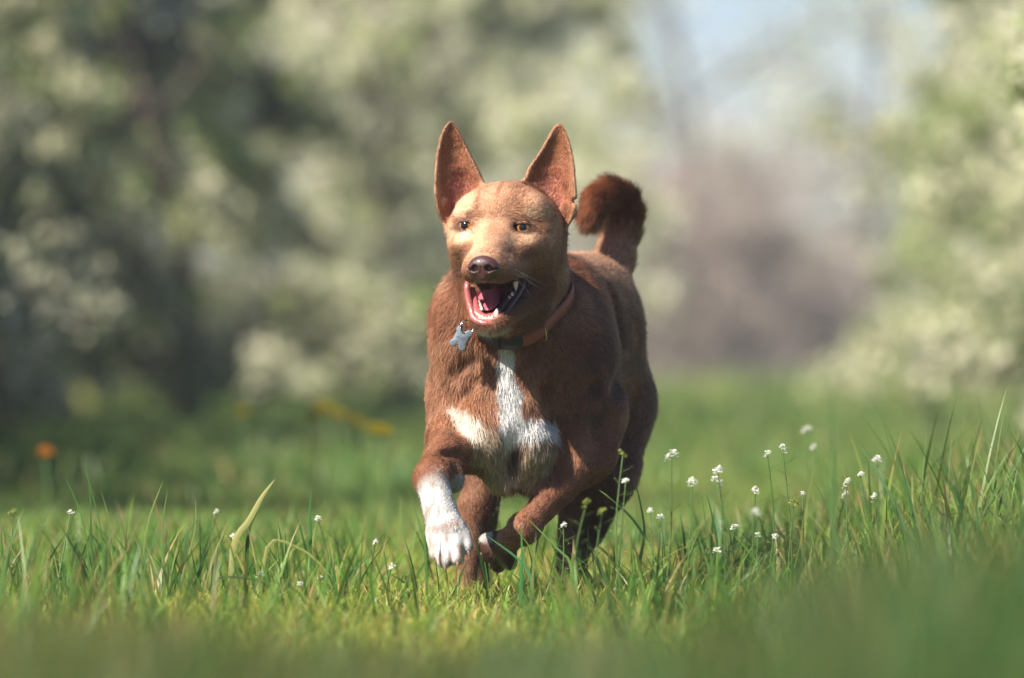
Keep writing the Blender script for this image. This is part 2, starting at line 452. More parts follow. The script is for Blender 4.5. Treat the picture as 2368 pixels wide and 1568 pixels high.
def blob(V, px, py, rx, ry, soft=.16, rot=0.0, seed=0, wob=.18):
    """soft-edged patch of colour on the front of the body, given where it lies"""
    X = V[:, 0] * PXM * CAM_D / (CAM_D + V[:, 1]) + 1184; Y = 860 - (V[:, 2] - CAM_H) * PXM * CAM_D / (CAM_D + V[:, 1])
    c, s = math.cos(rot), math.sin(rot)
    u = ((X - px) * c + (Y - py) * s) / rx; v = (-(X - px) * s + (Y - py) * c) / ry
    d = np.sqrt(u * u + v * v) + wob * vnoise(V, 90, seed) + 1.3 * wob * vnoise(V * np.array([1, 1, .25]), 330, seed + 3)
    return 1 - sstep(1 - soft, 1 + soft, d)
def proj(V):
    return V[:, 0] * PXM * CAM_D / (CAM_D + V[:, 1]) + 1184, 860 - (V[:, 2] - CAM_H) * PXM * CAM_D / (CAM_D + V[:, 1])

def coat(V, N, BT):
    """colour (linear), length (m), lift (0 flat .. 1 upright), amount 0..1"""
    n = len(V); px, py = proj(V); y = V[:, 1]
    hl = head_local(V)
    low = vnoise(V, 18, 1); mid = vnoise(V, 60, 2); hi = vnoise(V, 220, 3)
    near = lambda t, r=.006: 1 - sstep(0, r, BT[t]) if t in BT else np.zeros(n)
    mix = lambda a, b, w: a * (1 - w[:, None]) + b * w[:, None]
    col = np.tile(C_BROWN, (n, 1))
    col = mix(col, C_LIGHT, .30 * np.clip(.3 + low + .6 * mid, 0, 1))

    col = mix(col, C_SABLE_SHADE, near('trunk', .02) * .85 * (1 - sstep(.0, .3, -mid * .5)))           # sable flank, deepened to stand for its shade
    col = mix(col, C_SABLE_SHADE, near('neck', .015) * .22)
    head = (1 - sstep(0, .012, np.minimum.reduce([BT['head'], BT['muzzle'], BT['jaw']])))
    face = head * sstep(-.04, .03, hl[:, 1])
    fore = face * sstep(-.075, -.035, hl[:, 2])
    col = mix(col, C_LIGHT * 1.22, fore * .9)
    col = mix(col, C_BROWN * .72, head * (1 - fore) * .8)
    col = mix(col, C_BROWN * .75, face * sstep(.030, .048, np.abs(hl[:, 0])) * sstep(.0, .025, -hl[:, 2] - .012) * .75)
    col = mix(col, C_BROWN * .8, face * sstep(.0, .6, mid + .5 * low) * .22)
    # face markings and darker patches
    def fb(r, f, u, a, b, c, soft=.4):
        d = np.sqrt(((hl[:, 0] - r) / a) ** 2 + ((hl[:, 1] - f) / b) ** 2 + ((hl[:, 2] - u) / c) ** 2)
        return head * (1 - sstep(1 - soft, 1 + soft, d + .15 * mid))
    for sgn, EY in ((-1, EYES[0][3]), (1, EYES[1][3])):
        col = mix(col, C_LIGHT * 1.65, fb(EY[0], .04, EY[2] - .0165, .018, .05, .009) * .85)
        col = mix(col, C_LIGHT * 1.65, fb(EY[0] + sgn * .003, .04, EY[2] + .0165, .017, .05, .0055) * .8)
        col = mix(col, C_DARK, fb(EY[0] - sgn * .009, .04, EY[2] + .0125, .0075, .05, .0055) * .95)
        col = mix(col, C_DARK, fb(EY[0] + sgn * .019, .03, EY[2] - .004, .011, .05, .0022) * .6)
        col = mix(col, C_BROWN * .7, fb(EY[0] + sgn * .004, .05, EY[2] - .032, .014, .06, .010) * .5)
        col = mix(col, C_DARK, fb(EY[0], .04, EY[2], .0172, .05, .0096, .22) * .95)
    col = mix(col, C_BROWN * .8, fb(0, .04, .05, .003, .05, .02) * .6)
    col = mix(col, C_BROWN, fb(0, .06, -.012, .010, .05, .018) * .35)
    col = mix(col, C_BROWN * .75, fb(.027, .075, -.038, .018, .03, .010) * .75 * (mid > -.2))
    col = mix(col, C_BROWN * .8, fb(-.031, .07, -.034, .012, .04, .014) * .7)
    col = mix(col, np.array([.22, .16, .12]), fb(0, .115, -.071, .022, .03, .0055) * .8)
    col = mix(col, np.array([.40, .34, .28]), fb(0, .085, -.131, .026, .03, .010) * .85)
    col = mix(col, np.array([.10, .05, .035]), fb(.03, .02, -.10, .03, .06, .025) * .5)  # darker patch on the right of the jaw
    # chest blaze, white breast, pale inner arms, white forefoot
    front = (y < .14) & (N[:, 1] < .3)
    c = lambda w: w * front
    bl = np.maximum.reduce([blob(V, 1172, 850, 20, 70, seed=4), blob(V, 1178, 925, 27, 70, seed=5), blob(V, 1222, 982, 72, 27, rot=.10, seed=6), blob(V, 1178, 975, 30, 38, seed=7)])
    col = mix(col, C_WHITE, c(bl))
    ar = np.maximum(blob(V, 1085, 978, 58, 26, rot=.85, seed=8, soft=.25), 0)
    col = mix(col, np.array([.74, .62, .52]), c(ar))
    ga = np.maximum.reduce([blob(V, 1135, 1035, 50, 55, rot=.6, seed=9), blob(V, 1150, 1085, 38, 42, seed=10), blob(V, 1242, 1048, 38, 40, seed=11), blob(V, 1215, 1085, 40, 38, seed=12)])
    col = mix(col, C_CREAM * (1 + .5 * hi[:, None]), c(ga * (1 - bl)) * (1 - near('arm', .003)) * .85)
    foot = np.maximum.reduce([near('pastern', .004), near('toe', .004), blob(V, 1012, 1132, 42, 44, rot=-.5, seed=13) * (near('arm', .004)) * (y < -.01) * (px > 972)])
    foot = foot * (y < .02)
    col = mix(col, C_WHITE * (1 - .16 * np.clip(hi + mid, 0, 1)[:, None]), np.clip(foot, 0, 1))
    col = mix(col, np.array([.46, .30, .23]), np.clip(foot, 0, 1) * sstep(.20, .6, vnoise(V * np.array([1, 1, .35]), 190, 14)) * .75)
    for tx, ty in ((1018, 1290), (1041, 1292), (1067, 1276)): col = mix(col, np.array([.16, .08, .055]), blob(V, tx, ty, 4.5, 19, soft=.4, seed=15, wob=.1) * (y < .02) * .85)  # dark gaps between the toes, their shade put into the coat colour
    cp = near('carpal', .004) * (py > 1095)
    col = mix(col, np.array([.42, .39, .34]), cp)
    col = mix(col, C_DARK * .8, np.clip(near('darkpaw', .01) + near('darktoe', .006), 0, 1) * .9)  # trailing paw darkened for its dark pads and for its shade
    col = mix(col, np.array([.62, .58, .54]), near('darktoe', .004) * (px < 1140) * .7 * (N[:, 2] > .1))
    col = mix(col, C_SABLE_SHADE, near('thigh', .02) * .5)
    col = mix(col, C_SABLE_SHADE * .7, near('hind', .01) * .25)
    hollow_shade = blob(V, 1184, 1050, 15, 30, seed=17, soft=.6) * (y < .16)
    col = mix(col, C_DARK * 1.1, hollow_shade * .85)  # dark fur colour stands for the shade in the chest hollow
    # back: grizzled saddle, lightened on top for the sun; tail: dark chestnut
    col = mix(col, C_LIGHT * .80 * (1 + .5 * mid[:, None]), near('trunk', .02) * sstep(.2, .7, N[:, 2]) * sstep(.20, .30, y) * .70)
    col = mix(col, C_LIGHT * .85, near('tailbase', .008) * .7)  # tail base lightened to stand for the sun on it
    tl = near('tail', .01); col = mix(col, np.array([.16, .052, .020]), tl * .8)
    # ears
    ea = 1 - sstep(0, .002, BT['ear']); isear = np.zeros(n); inner = np.zeros(n); rim = np.zeros(n)
    for E in EARS:
        sx, t, w, ym = E.split(V)
        inside = (BT['ear'] < .003) & (V[:, 2] > E.z0) & (V[:, 0] > E.lo[0]) & (V[:, 0] < E.hi[0])
        isear = np.maximum(isear, inside * 1.0)
        fr = inside & (V[:, 1] < ym)
        deep = fr * (1 - sstep(.35, .72, np.abs(sx))) * (1 - sstep(.42, .70, t))
        inner = np.maximum(inner, deep)
        rim = np.maximum(rim, inside * sstep(.70, .92, np.abs(sx)))
    isear *= (1 - sstep(.0, .004, -BT['head'] + .0)) if False else 1
    col = mix(col, np.array([.42, .175, .090]), isear * .8)
    col = mix(col, np.array([.40, .15, .10]), inner * .7)
    col = mix(col, C_LIGHT * .95, rim * .6)
    col = np.clip(col * (1 + .10 * mid[:, None] + .08 * hi[:, None]), 0, .9)
    # lengths
    L = np.full(n, .0095)
    L = L + .0025 * near('neck', .02) + .008 * near('brisket', .012) + .003 * near('chest', .01)
    L = L * (1 - head) + head * (.0070 - .0034 * face * (BT['jaw'] > .006) + .002 * (BT['jaw'] < .004) * (hl[:, 2] < -.118))
    L = L - head * .0010 * (1 - sstep(0, .012, BT['muzzle']))
    L = L * (1 - .6 * (1 - sstep(.0, .010, BT['socket'])))
    for t, f in (('arm', .48), ('pastern', .38), ('toe', .20), ('darkpaw', .45), ('darktoe', .35), ('hind', .42), ('hindpaw', .35), ('carpal', .45)):
        L = L * (1 - (1 - f) * near(t, .010))
    L = L + .008 * near('tail', .01) + .003 * near('tailbase', .01)
    L = np.where(isear > .5, .0030, L); L = np.where(inner > .4, .0060, L)
    L = L * (1 + .25 * low + .15 * mid)
    lift = np.full(n, .17) + .16 * near('brisket', .01) + .42 * near('tail', .01) + .10 * near('neck', .02)
    lift = np.where(face > .5, .18, lift); lift = np.where(isear > .5, .30, lift)
    lift = lift - .08 * np.maximum(near('arm', .01), near('pastern', .01))
    # bare: nose, mouth, eyes, pads
    amt = np.ones(n)
    mouth = (1 - sstep(.0005, .0035, BT['mouth'])) * (hl[:, 1] > -.03)
    amt *= 1 - mouth
    nz = np.sqrt(((hl[:, 0] + .001) / .0175) ** 2 + ((hl[:, 1] - .134) / .0135) ** 2 + ((hl[:, 2] + .0500) / .0155) ** 2)
    amt *= sstep(.9, 1.02, nz)
    amt *= sstep(.0004, .0020, BT['socket']); amt *= sstep(-.0002, .0012, BT['lid'])
    amt = np.where(inner > .75, amt * .7, amt);
    return col, L, lift, amt, mouth, inner, head, face, isear

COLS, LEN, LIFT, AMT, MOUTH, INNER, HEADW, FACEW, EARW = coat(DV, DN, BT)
# bare skin colour below the coat
px_, py_ = proj(DV)
hl_ = head_local(DV)
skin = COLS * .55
pink = np.array([.50, .115, .10]); deep = np.array([.10, .012, .02])
inw = sstep(.052, .088, hl_[:, 1])[:, None]                      # deeper in the mouth: darker colour
mcol = deep * (1 - inw) + pink * inw
mcol = mcol * (1 - .75 * ((hl_[:, 2] > -.085) & (hl_[:, 1] > .06)))[:, None] if False else mcol
mouth_shade = ((hl_[:, 0] > .008) & (hl_[:, 2] > -.108)).astype(float)[:, None] * .75  # right half of the mouth darkened as its shaded side
mcol = mcol * (1 - mouth_shade) + np.array([.045, .014, .016]) * mouth_shade
skin = skin * (1 - MOUTH[:, None]) + mcol * MOUTH[:, None]
sk = (1 - sstep(.0002, .0022, np.minimum(BT['socket'], BT['lid'])))[:, None]
skin = skin * (1 - sk) + np.array([.050, .020, .013]) * sk
skin = skin * (1 - INNER[:, None] * .5) + np.array([.40, .14, .11]) * INNER[:, None] * .5
WET = np.clip(MOUTH + sk[:, 0] * .2, 0, 1)

# the lie of the coat: away from the nose on the head, along each volume elsewhere
fromnose = nrm(DV - H(0, .16, -.045)) + .25 * np.array([0, .5, .4])
lie = DDIR.copy()
lie = lie * (1 - HEADW[:, None]) + nrm(fromnose) * HEADW[:, None]
lie = np.where(EARW[:, None] > .5, np.array([0, .1, 1.0]) + .5 * nrm(DV - np.array([.0, .03, .45])) * np.array([1, 0, 0]), lie)
jx = np.stack([vnoise(DV, 45, 21), vnoise(DV, 45, 22), vnoise(DV, 45, 23)], 1)
jy = np.stack([vnoise(DV, 130, 24), vnoise(DV, 130, 25), vnoise(DV, 130, 26)], 1)
lie = nrm(lie) + (.30 * jx + .22 * jy) * (1 - .5 * FACEW)[:, None]
lie = lie - (lie * DN).sum(1, keepdims=True) * DN
lie = nrm(lie)

def fur_material():
    m = bpy.data.materials.new("coat_hair"); m.use_nodes = True
    nt = m.node_tree; nt.nodes.clear()
    out = nt.nodes.new("ShaderNodeOutputMaterial")
    at = nt.nodes.new("ShaderNodeAttribute"); at.attribute_name = "hair_colour"
    hb = nt.nodes.new("ShaderNodeBsdfHairPrincipled"); hb.model = 'CHIANG'; hb.parametrization = 'COLOR'
    hb.inputs["Roughness"].default_value = .26; hb.inputs["Radial Roughness"].default_value = .4
    hb.inputs["Coat"].default_value = 0; hb.inputs["IOR"].default_value = 1.5
    hb.inputs["Random Roughness"].default_value = .1
    nt.links.new(at.outputs["Color"], hb.inputs["Color"])
    na = nt.nodes.new("ShaderNodeAttribute"); na.attribute_name = "coat_normal"      # a dense coat shades like the body it lies on
    df = nt.nodes.new("ShaderNodeBsdfDiffuse"); nt.links.new(at.outputs["Color"], df.inputs[0]); nt.links.new(na.outputs["Vector"], df.inputs["Normal"])
    mx = nt.nodes.new("ShaderNodeMixShader"); mx.inputs[0].default_value = .72
    nt.links.new(hb.outputs[0], mx.inputs[1]); nt.links.new(df.outputs[0], mx.inputs[2])
    nt.links.new(mx.outputs[0], out.inputs[0])
    return m

def skin_material():
    m, nt, b = new_mat("dog_skin")
    at = nt.nodes.new("ShaderNodeAttribute"); at.attribute_name = "skin_colour"
    we = nt.nodes.new("ShaderNodeAttribute"); we.attribute_name = "wet"
    nt.links.new(at.outputs["Color"], b.inputs["Base Color"])
    mr = nt.nodes.new("ShaderNodeMapRange"); mr.inputs[3].default_value = .75; mr.inputs[4].default_value = .22
    nt.links.new(we.outputs["Fac"], mr.inputs[0]); nt.links.new(mr.outputs[0], b.inputs["Roughness"])
    b.inputs["Subsurface Weight"].default_value = 0
    nz = nt.nodes.new("ShaderNodeTexNoise"); nz.inputs["Scale"].default_value = 260
    bp = nt.nodes.new("ShaderNodeBump"); bp.inputs["Strength"].default_value = .25; bp.inputs["Distance"].default_value = .002
    nt.links.new(nz.outputs[0], bp.inputs["Height"]); nt.links.new(bp.outputs[0], b.inputs["Normal"])
    return m

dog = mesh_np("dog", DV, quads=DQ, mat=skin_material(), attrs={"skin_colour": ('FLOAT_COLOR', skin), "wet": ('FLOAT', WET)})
tag(dog, "brown dog with upright ears and white forefoot running through the grass with its mouth open", "dog")

def grow_coat(nh):
    rng = np.random.default_rng(11)
    a = DV[DQ[:, 0]]; b_ = DV[DQ[:, 1]]; c_ = DV[DQ[:, 2]]; d_ = DV[DQ[:, 3]]
    area = .5 * np.linalg.norm(np.cross(c_ - a, d_ - b_), axis=1)
    fn = DN[DQ[:, 0]]
    den = np.where(fn[:, 1] > .25, .30, 1.0) * (1 + 1.1 * HEADW[DQ[:, 0]] * (fn[:, 1] < .3) + .9 * EARW[DQ[:, 0]])
    w = area * den * AMT[DQ].mean(1)
    w /= w.sum()
    f = rng.choice(len(DQ), nh, p=w)
    u, v = rng.random((2, nh, 1))
    cw = np.stack([(1 - u) * (1 - v), u * (1 - v), u * v, (1 - u) * v], 1)[..., 0]
    q = DQ[f]
    ip = lambda A: (A[q] * (cw[..., None] if A.ndim == 2 else cw)).sum(1)
    p, n, c = ip(DV), nrm(ip(DN)), ip(lie)
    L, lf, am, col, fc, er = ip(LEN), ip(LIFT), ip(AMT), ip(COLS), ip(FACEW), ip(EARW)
    keep = (rng.random(nh) < am) & (p[:, 2] > -.01) & ~under_collar(p)
    p, n, c, L, lf, col, fc, er = (x[keep] for x in (p, n, c, L, lf, col, fc, er))
    m = len(p)
    L = L * (.65 + .7 * rng.random(m)); L *= 1 + .5 * (rng.random(m) < .03)
    c = nrm(c + .16 * rng.normal(size=(m, 3)))
    ang = np.clip(lf + .10 * rng.normal(size=m), .05, 1.2)[:, None]
    s = np.array([0, .34, .68, 1.0])[None, :, None]
    Lk = L[:, None, None]
    pts = p[:, None] + Lk * (s * np.cos(ang)[:, None] * c[:, None] + (s * np.sin(ang)[:, None] * 1.25 - .55 * s * s * np.sin(ang)[:, None]) * n[:, None])
    curl = .06 * Lk * rng.normal(size=(m, 1, 3)) * s * s
    pts = pts + curl - n[:, None] * .0006 * (s == 0)
    br = np.clip(1 + .22 * rng.normal(size=(m, 1)), .45, 1.6)
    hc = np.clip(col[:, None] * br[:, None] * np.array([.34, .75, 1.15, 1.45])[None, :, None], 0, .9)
    r0 = np.where(fc > .5, .00017, .00022) * np.where(er > .5, .85, 1)
    rad = r0[:, None] * np.array([1, .95, .7, .12])[None]
    wr, wd = [], []                                        # whiskers on both sides of the muzzle and on the chin
    for sgn in (-1, 1):
        for k in range(6):
            f_, u_ = .070 + .034 * rng.random(), -.052 - .016 * rng.random(); r_ = .034
            for r__ in np.linspace(.05, .0, 60):
                if grid_sample(FLD, H(sgn * r__, f_, u_)[None])[0] < 0: r_ = r__; break
            wr.append(H(sgn * r_, f_, u_)); wd.append(nrm(HR * sgn * (.8 + .3 * rng.random()) + HF * (.25 * rng.normal() + .2) + HU * (-.25 + .3 * rng.normal())))
    wr, wd = np.array(wr), np.array(wd); nw = len(wr); wl = (.020 + .022 * rng.random(nw))[:, None, None]
    wp = wr[:, None] + wl * (s * wd[:, None] + s * s * (-.30 * HF - .30 * HU))
    pts = np.concatenate([pts, wp]); rad = np.concatenate([rad, np.tile([.00013, .00012, .00009, .00003], (nw, 1))]); hc = np.concatenate([hc, np.full((nw, 4, 3), .12)])
    nall = nrm(n + .18 * rng.normal(size=(m, 3)) - .15 * c + .38 * np.stack([vnoise(p * [1, 1, .6], 150, 51 + k_) for k_ in range(3)], 1) * (1 - .5 * fc)[:, None])
    nall = np.concatenate([nall, np.tile([0, -1.0, 0], (nw, 1))]); m += nw
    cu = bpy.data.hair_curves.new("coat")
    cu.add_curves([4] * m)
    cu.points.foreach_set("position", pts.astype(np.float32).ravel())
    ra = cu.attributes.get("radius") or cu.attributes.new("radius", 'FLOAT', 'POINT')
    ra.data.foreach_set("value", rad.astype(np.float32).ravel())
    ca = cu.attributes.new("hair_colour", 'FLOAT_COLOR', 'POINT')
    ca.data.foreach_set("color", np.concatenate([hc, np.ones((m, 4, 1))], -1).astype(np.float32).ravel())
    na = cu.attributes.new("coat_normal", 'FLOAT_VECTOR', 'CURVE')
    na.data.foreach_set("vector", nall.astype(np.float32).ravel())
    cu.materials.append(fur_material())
    o = bpy.data.objects.new("coat", cu); COL.objects.link(o); o.parent = dog
    return o

# ------------------------------------------------------------------ collar ring laid round the neck
CC = W(1180, 692, .085); CN = nrm(np.array([.04, .62, -.78])); CE1 = nrm(np.cross([0, 1, 0], CN) * -1)
CE1 = nrm(np.array([1.0, 0, 0]) - CN * CN[0]); CE2 = np.cross(CN, CE1)
if CE2[2] > 0: CE2 = -CE2
TH = np.linspace(0, 2 * math.pi, 97)[:-1]            # 0 = picture right, pi/2 = front and down
def ring_radius():
    out = []
    for t in TH:
        d = CE1 * math.cos(t) + CE2 * math.sin(t); rs = np.linspace(.045, .16, 116)
        v = grid_sample(FLD, CC + rs[:, None] * d); i = np.argmax(v > 0); out.append(rs[i] if v.max() > 0 else .16)
    out = np.array(out)
    for _ in range(6): out = (np.roll(out, 1) + 2 * out + np.roll(out, -1)) / 4
    return out
CRAD = np.minimum(ring_radius(), .085)
print("collar radii", CRAD[::12].round(3))
def under_collar(p):
    q = p - CC; h = q @ CN; x, y = q @ CE1, q @ CE2
    a = np.mod(np.arctan2(y, x), 2 * math.pi); r = np.interp(a, np.append(TH, 2 * math.pi), np.append(CRAD, CRAD[0]))
    vis = (a < 2.15) | (a > 5.6)
    return (h > -.0125) & (h < .0105) & (np.abs(np.hypot(x, y) - r) < .03) & vis

NH = 560000
grow_coat(NH)
# ------------------------------------------------------------------ the dog's nose, eyes, mouth, claws, collar
def simple_mat(name, col, rough=.5, metal=0, coat=0, noise=None, spec=.5):
    m, nt, b = new_mat(name)
    b.inputs["Base Color"].default_value = (*col, 1); b.inputs["Roughness"].default_value = rough
    b.inputs["Metallic"].default_value = metal; b.inputs["Coat Weight"].default_value = coat; b.inputs["Coat Roughness"].default_value = .08
    b.inputs["Specular IOR Level"].default_value = spec
    if noise:
        sc, amt, bump = noise
        nz = nt.nodes.new("ShaderNodeTexNoise"); nz.inputs["Scale"].default_value = sc; nz.inputs["Detail"].default_value = 6
        tc = nt.nodes.new("ShaderNodeTexCoord"); nt.links.new(tc.outputs["Object"], nz.inputs[0])
        mr = nt.nodes.new("ShaderNodeMapRange"); mr.inputs[3].default_value = 1 - amt; mr.inputs[4].default_value = 1 + amt
        nt.links.new(nz.outputs[0], mr.inputs[0])
        mx = nt.nodes.new("ShaderNodeVectorMath"); mx.operation = 'SCALE'; mx.inputs[0].default_value = col
        nt.links.new(mr.outputs[0], mx.inputs["Scale"]); nt.links.new(mx.outputs[0], b.inputs["Base Color"])
        bp = nt.nodes.new("ShaderNodeBump"); bp.inputs["Strength"].default_value = bump; bp.inputs["Distance"].default_value = .001
        nt.links.new(nz.outputs[0], bp.inputs["Height"]); nt.links.new(bp.outputs[0], b.inputs["Normal"])
    return m
def tube_np(path, rad, n=10, flat=None):
    path = np.array(path, float); rad = np.broadcast_to(rad, len(path)).astype(float)
    T = nrm(np.gradient(path, axis=0)); up = np.array([0, 0, 1.0]) if abs(T[0][2]) < .9 else np.array([1.0, 0, 0])
    V = []; A = nrm(np.cross(T[0], up))
    for p, t, r in zip(path, T, rad):
        A = nrm(A - t * (A @ t)); B = np.cross(t, A)
        a = np.linspace(0, 2 * math.pi, n, endpoint=False)[:, None]
        V.append(p + r * (np.cos(a) * A + np.sin(a) * B * (flat or 1)))
    V = np.concatenate(V); Q = []
    for i in range(len(path) - 1):
        for j in range(n):
            k = (j + 1) % n; Q.append((i * n + j, i * n + k, (i + 1) * n + k, (i + 1) * n + j))
    c0, c1 = len(V), len(V) + 1; V = np.vstack([V, path[0], path[-1]])
    Tt = [(c0, (j + 1) % n, j) for j in range(n)] + [(c1, (len(path) - 1) * n + j, (len(path) - 1) * n + (j + 1) % n) for j in range(n)]
    return V, Q, Tt
def join_np(parts):
    V, Q, T, o = [], [], [], 0
    for v, q, t in parts:
        V.append(v); Q += [tuple(np.array(x) + o) for x in q]; T += [tuple(np.array(x) + o) for x in t]; o += len(v)
    return np.vstack(V), Q, T
def spline(pts, n):
    pts = np.array(pts, float); s = np.linspace(0, len(pts) - 1, n); out = []
    for x in s:
        i = min(int(x), len(pts) - 2); t = x - i
        p0, p1, p2, p3 = pts[max(i - 1, 0)], pts[i], pts[i + 1], pts[min(i + 2, len(pts) - 1)]
        out.append(.5 * ((2 * p1) + (-p0 + p2) * t + (2 * p0 - 5 * p1 + 4 * p2 - p3) * t * t + (-p0 + 3 * p1 - 3 * p2 + p3) * t ** 3))
    return np.array(out)

# nose
NC = Mp(1117, 617, .128); nl = (NC - HO) @ HM.T; nr_, nf_, nu_ = nl
def N_(r, f, u): return H(nr_ + r, nf_ + f, nu_ + u)
NP = [Ell(N_(0, -.006, .001), (.0178, .0145, .0140), .006, HM, tag='nose'), Ell(N_(-.0085, -.001, -.003), (.0105, .0105, .0100), .006, HM, tag='nose'),
      Ell(N_(.0085, -.001, -.003), (.0105, .0105, .0100), .006, HM, tag='nose'), Ell(N_(0, -.004, -.012), (.0085, .0100, .0075), .006, HM, tag='nose'),
      Ell(N_(0, .000, .004), (.0130, .0105, .0085), .006, HM, tag='nose'),
      Ell(N_(-.0088, .0095, -.0020), (.0046, .0085, .0042), .002, rollrows(HM, .35), sub=True, tag='n'), Ell(N_(.0088, .0095, -.0020), (.0046, .0085, .0042), .002, rollrows(HM, -.35), sub=True, tag='n'),
      Ell(N_(-.0145, .0040, -.0032), (.0050, .0060, .0013), .002, rollrows(HM, -.3), sub=True, tag='n'), Ell(N_(.0145, .0040, -.0032), (.0050, .0060, .0013), .002, rollrows(HM, .3), sub=True, tag='n'),
      Cone(N_(0, .0112, -.001), N_(0, .0065, -.022), .0013, .0019, .0015, sub=True, tag='n')]
gx = np.arange(NC[0] - .032, NC[0] + .032, .0006); gy = np.arange(NC[1] - .03, NC[1] + .034, .0006); gz = np.arange(NC[2] - .028, NC[2] + .024, .0006)
nv, nq = surface_nets(sdf_grid(NP, gx, gy, gz), gx, gy, gz)
nm = simple_mat("nose_skin", (.060, .024, .022), .33, coat=.25, noise=(900, .25, .7))
mesh_np("nose", relax(nv, nq, 1), quads=nq, mat=nm, parent=dog)

# eyes
em, ent, eb = new_mat("eyeball"); ea_ = ent.nodes.new("ShaderNodeAttribute"); ea_.attribute_name = "eye_colour"
ent.links.new(ea_.outputs["Color"], eb.inputs["Base Color"]); eb.inputs["Roughness"].default_value = .12; eb.inputs["Coat Weight"].default_value = .15; eb.inputs["Specular IOR Level"].default_value = .35; eb.inputs["Coat Roughness"].default_value = .02
for E, fs, sg, l in EYES:
    n1, n2 = 48, 64
    th_, ph = np.meshgrid(np.linspace(0, math.pi, n1), np.linspace(0, 2 * math.pi, n2, endpoint=False), indexing='ij')
    g = nrm(HF * 1.0 + HR * (.20 if sg < 0 else .14) * sg + HU * .04)
    a = nrm(np.cross(g, HU)); b2 = np.cross(a, g)
    c = E - HF * (ER + .0003)
    bul = 1 + .06 * np.exp(-(th_ / .45) ** 2)
    v = c + ER * bul.reshape(-1, 1) * (np.cos(th_).reshape(-1, 1) * g + (np.sin(th_) * np.cos(ph)).reshape(-1, 1) * a + (np.sin(th_) * np.sin(ph)).reshape(-1, 1) * b2)
    q = [(i * n2 + j, i * n2 + (j + 1) % n2, (i + 1) * n2 + (j + 1) % n2, (i + 1) * n2 + j) for i in range(n1 - 1) for j in range(n2)]
    tt = th_.ravel(); pp = ph.ravel()
    iris = np.array([.34, .125, .025]) * (1 + .35 * np.sin(pp * 9) * np.sin(pp * 23))[:, None]
    colr = np.where((tt < .44)[:, None], [.006, .005, .005], np.where((tt < .80)[:, None], iris, np.where((tt < .90)[:, None], [.05, .02, .01], [.07, .035, .025])))
    mesh_np("eye", v, quads=q, mat=em, parent=dog, attrs={"eye_colour": ('FLOAT_COLOR', colr)})

# mouth
gum = simple_mat("gum", (.42, .10, .095), .25, coat=.5, noise=(400, .2, .4))
lipm = simple_mat("lip_skin", (.30, .085, .075), .34, coat=.3, noise=(220, .45, .6))
shade_lip = simple_mat("shaded_lip_skin", (.045, .020, .020), .35, coat=.3, noise=(500, .25, .4))  # lip and gum colour darkened to stand for the mouth's shaded side
tong = simple_mat("tongue_flesh", (.56, .13, .16), .3, coat=.4, noise=(700, .25, .8))
ivory = simple_mat("tooth_enamel", (.60, .53, .41), .22, coat=.4, noise=(500, .08, .1))
lp = spline([Mp(1083, 648, .076), Mp(1080, 664, .082), Mp(1083, 690, .084), Mp(1090, 718, .088), Mp(1098, 738, .094), Mp(1122, 748, .099), Mp(1150, 744, .094), Mp(1166, 727, .086)], 30)
v, q, t = tube_np(lp, np.interp(np.linspace(0, 1, 30), [0, .1, .5, .9, 1], [.0022, .0040, .0046, .0040, .0026]), 12)
mesh_np("lip", v, quads=q, tris=t, mat=lipm, parent=dog)
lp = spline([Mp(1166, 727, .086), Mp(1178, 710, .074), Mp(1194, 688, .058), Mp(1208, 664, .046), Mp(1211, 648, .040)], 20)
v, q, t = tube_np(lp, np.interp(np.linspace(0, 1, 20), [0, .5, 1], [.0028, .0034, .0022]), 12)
mesh_np("lip", v, quads=q, tris=t, mat=shade_lip, parent=dog)["label"] = "dark shaded lip at the corner of the mouth"
gp = spline([Mp(1088, 670, .066), Mp(1095, 700, .076), Mp(1103, 727, .086), Mp(1122, 736, .091), Mp(1142, 732, .087), Mp(1153, 722, .082)], 32)
v, q, t = tube_np(gp, np.interp(np.linspace(0, 1, 32), [0, .4, .6, 1], [.0062, .0072, .0056, .0046]), 14)
mesh_np("gum", v, quads=q, tris=t, mat=gum, parent=dog)
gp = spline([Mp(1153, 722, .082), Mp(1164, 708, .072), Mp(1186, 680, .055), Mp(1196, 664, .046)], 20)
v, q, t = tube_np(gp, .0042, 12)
mesh_np("gum", v, quads=q, tris=t, mat=shade_lip, parent=dog)["label"] = "dark gum on the shaded side of the mouth"
tp = spline([Mp(1134, 668, .015), Mp(1130, 690, .038), Mp(1128, 706, .058), Mp(1127, 716, .070)], 26)
tt = np.linspace(0, 1, 26)
v, q, t = tube_np(tp, .0142 * np.sqrt(np.clip(1 - ((tt - .35) / .66) ** 2, .05, 1)), 20, flat=.38)
ctr = np.repeat(tp, 20, 0); dv = v[:-2] - ctr; v[:-2] -= np.outer(np.exp(-(dv @ HR / .003) ** 2) * .0025 * (dv[:, 2] > 0), HU)
mesh_np("tongue", v, quads=q, tris=t, mat=tong, parent=dog)
def tooth(px, py, f, tip, L, r, name="tooth", bend=0, lab=None):
    b0 = Mp(px, py, f); d = nrm(HR * tip[0] + HF * tip[1] + HU * tip[2]); s = np.linspace(0, 1, 9)
    path = b0 + np.outer(s * L, d) + np.outer(bend * s * s * L, -HF)
    v, q, t = tube_np(path, r * np.array([.92, 1, .98, .9, .78, .62, .45, .26, .06]), 10)
    o = mesh_np(name, v, quads=q, tris=t, mat=ivory, parent=dog)
    if lab: o["label"] = lab
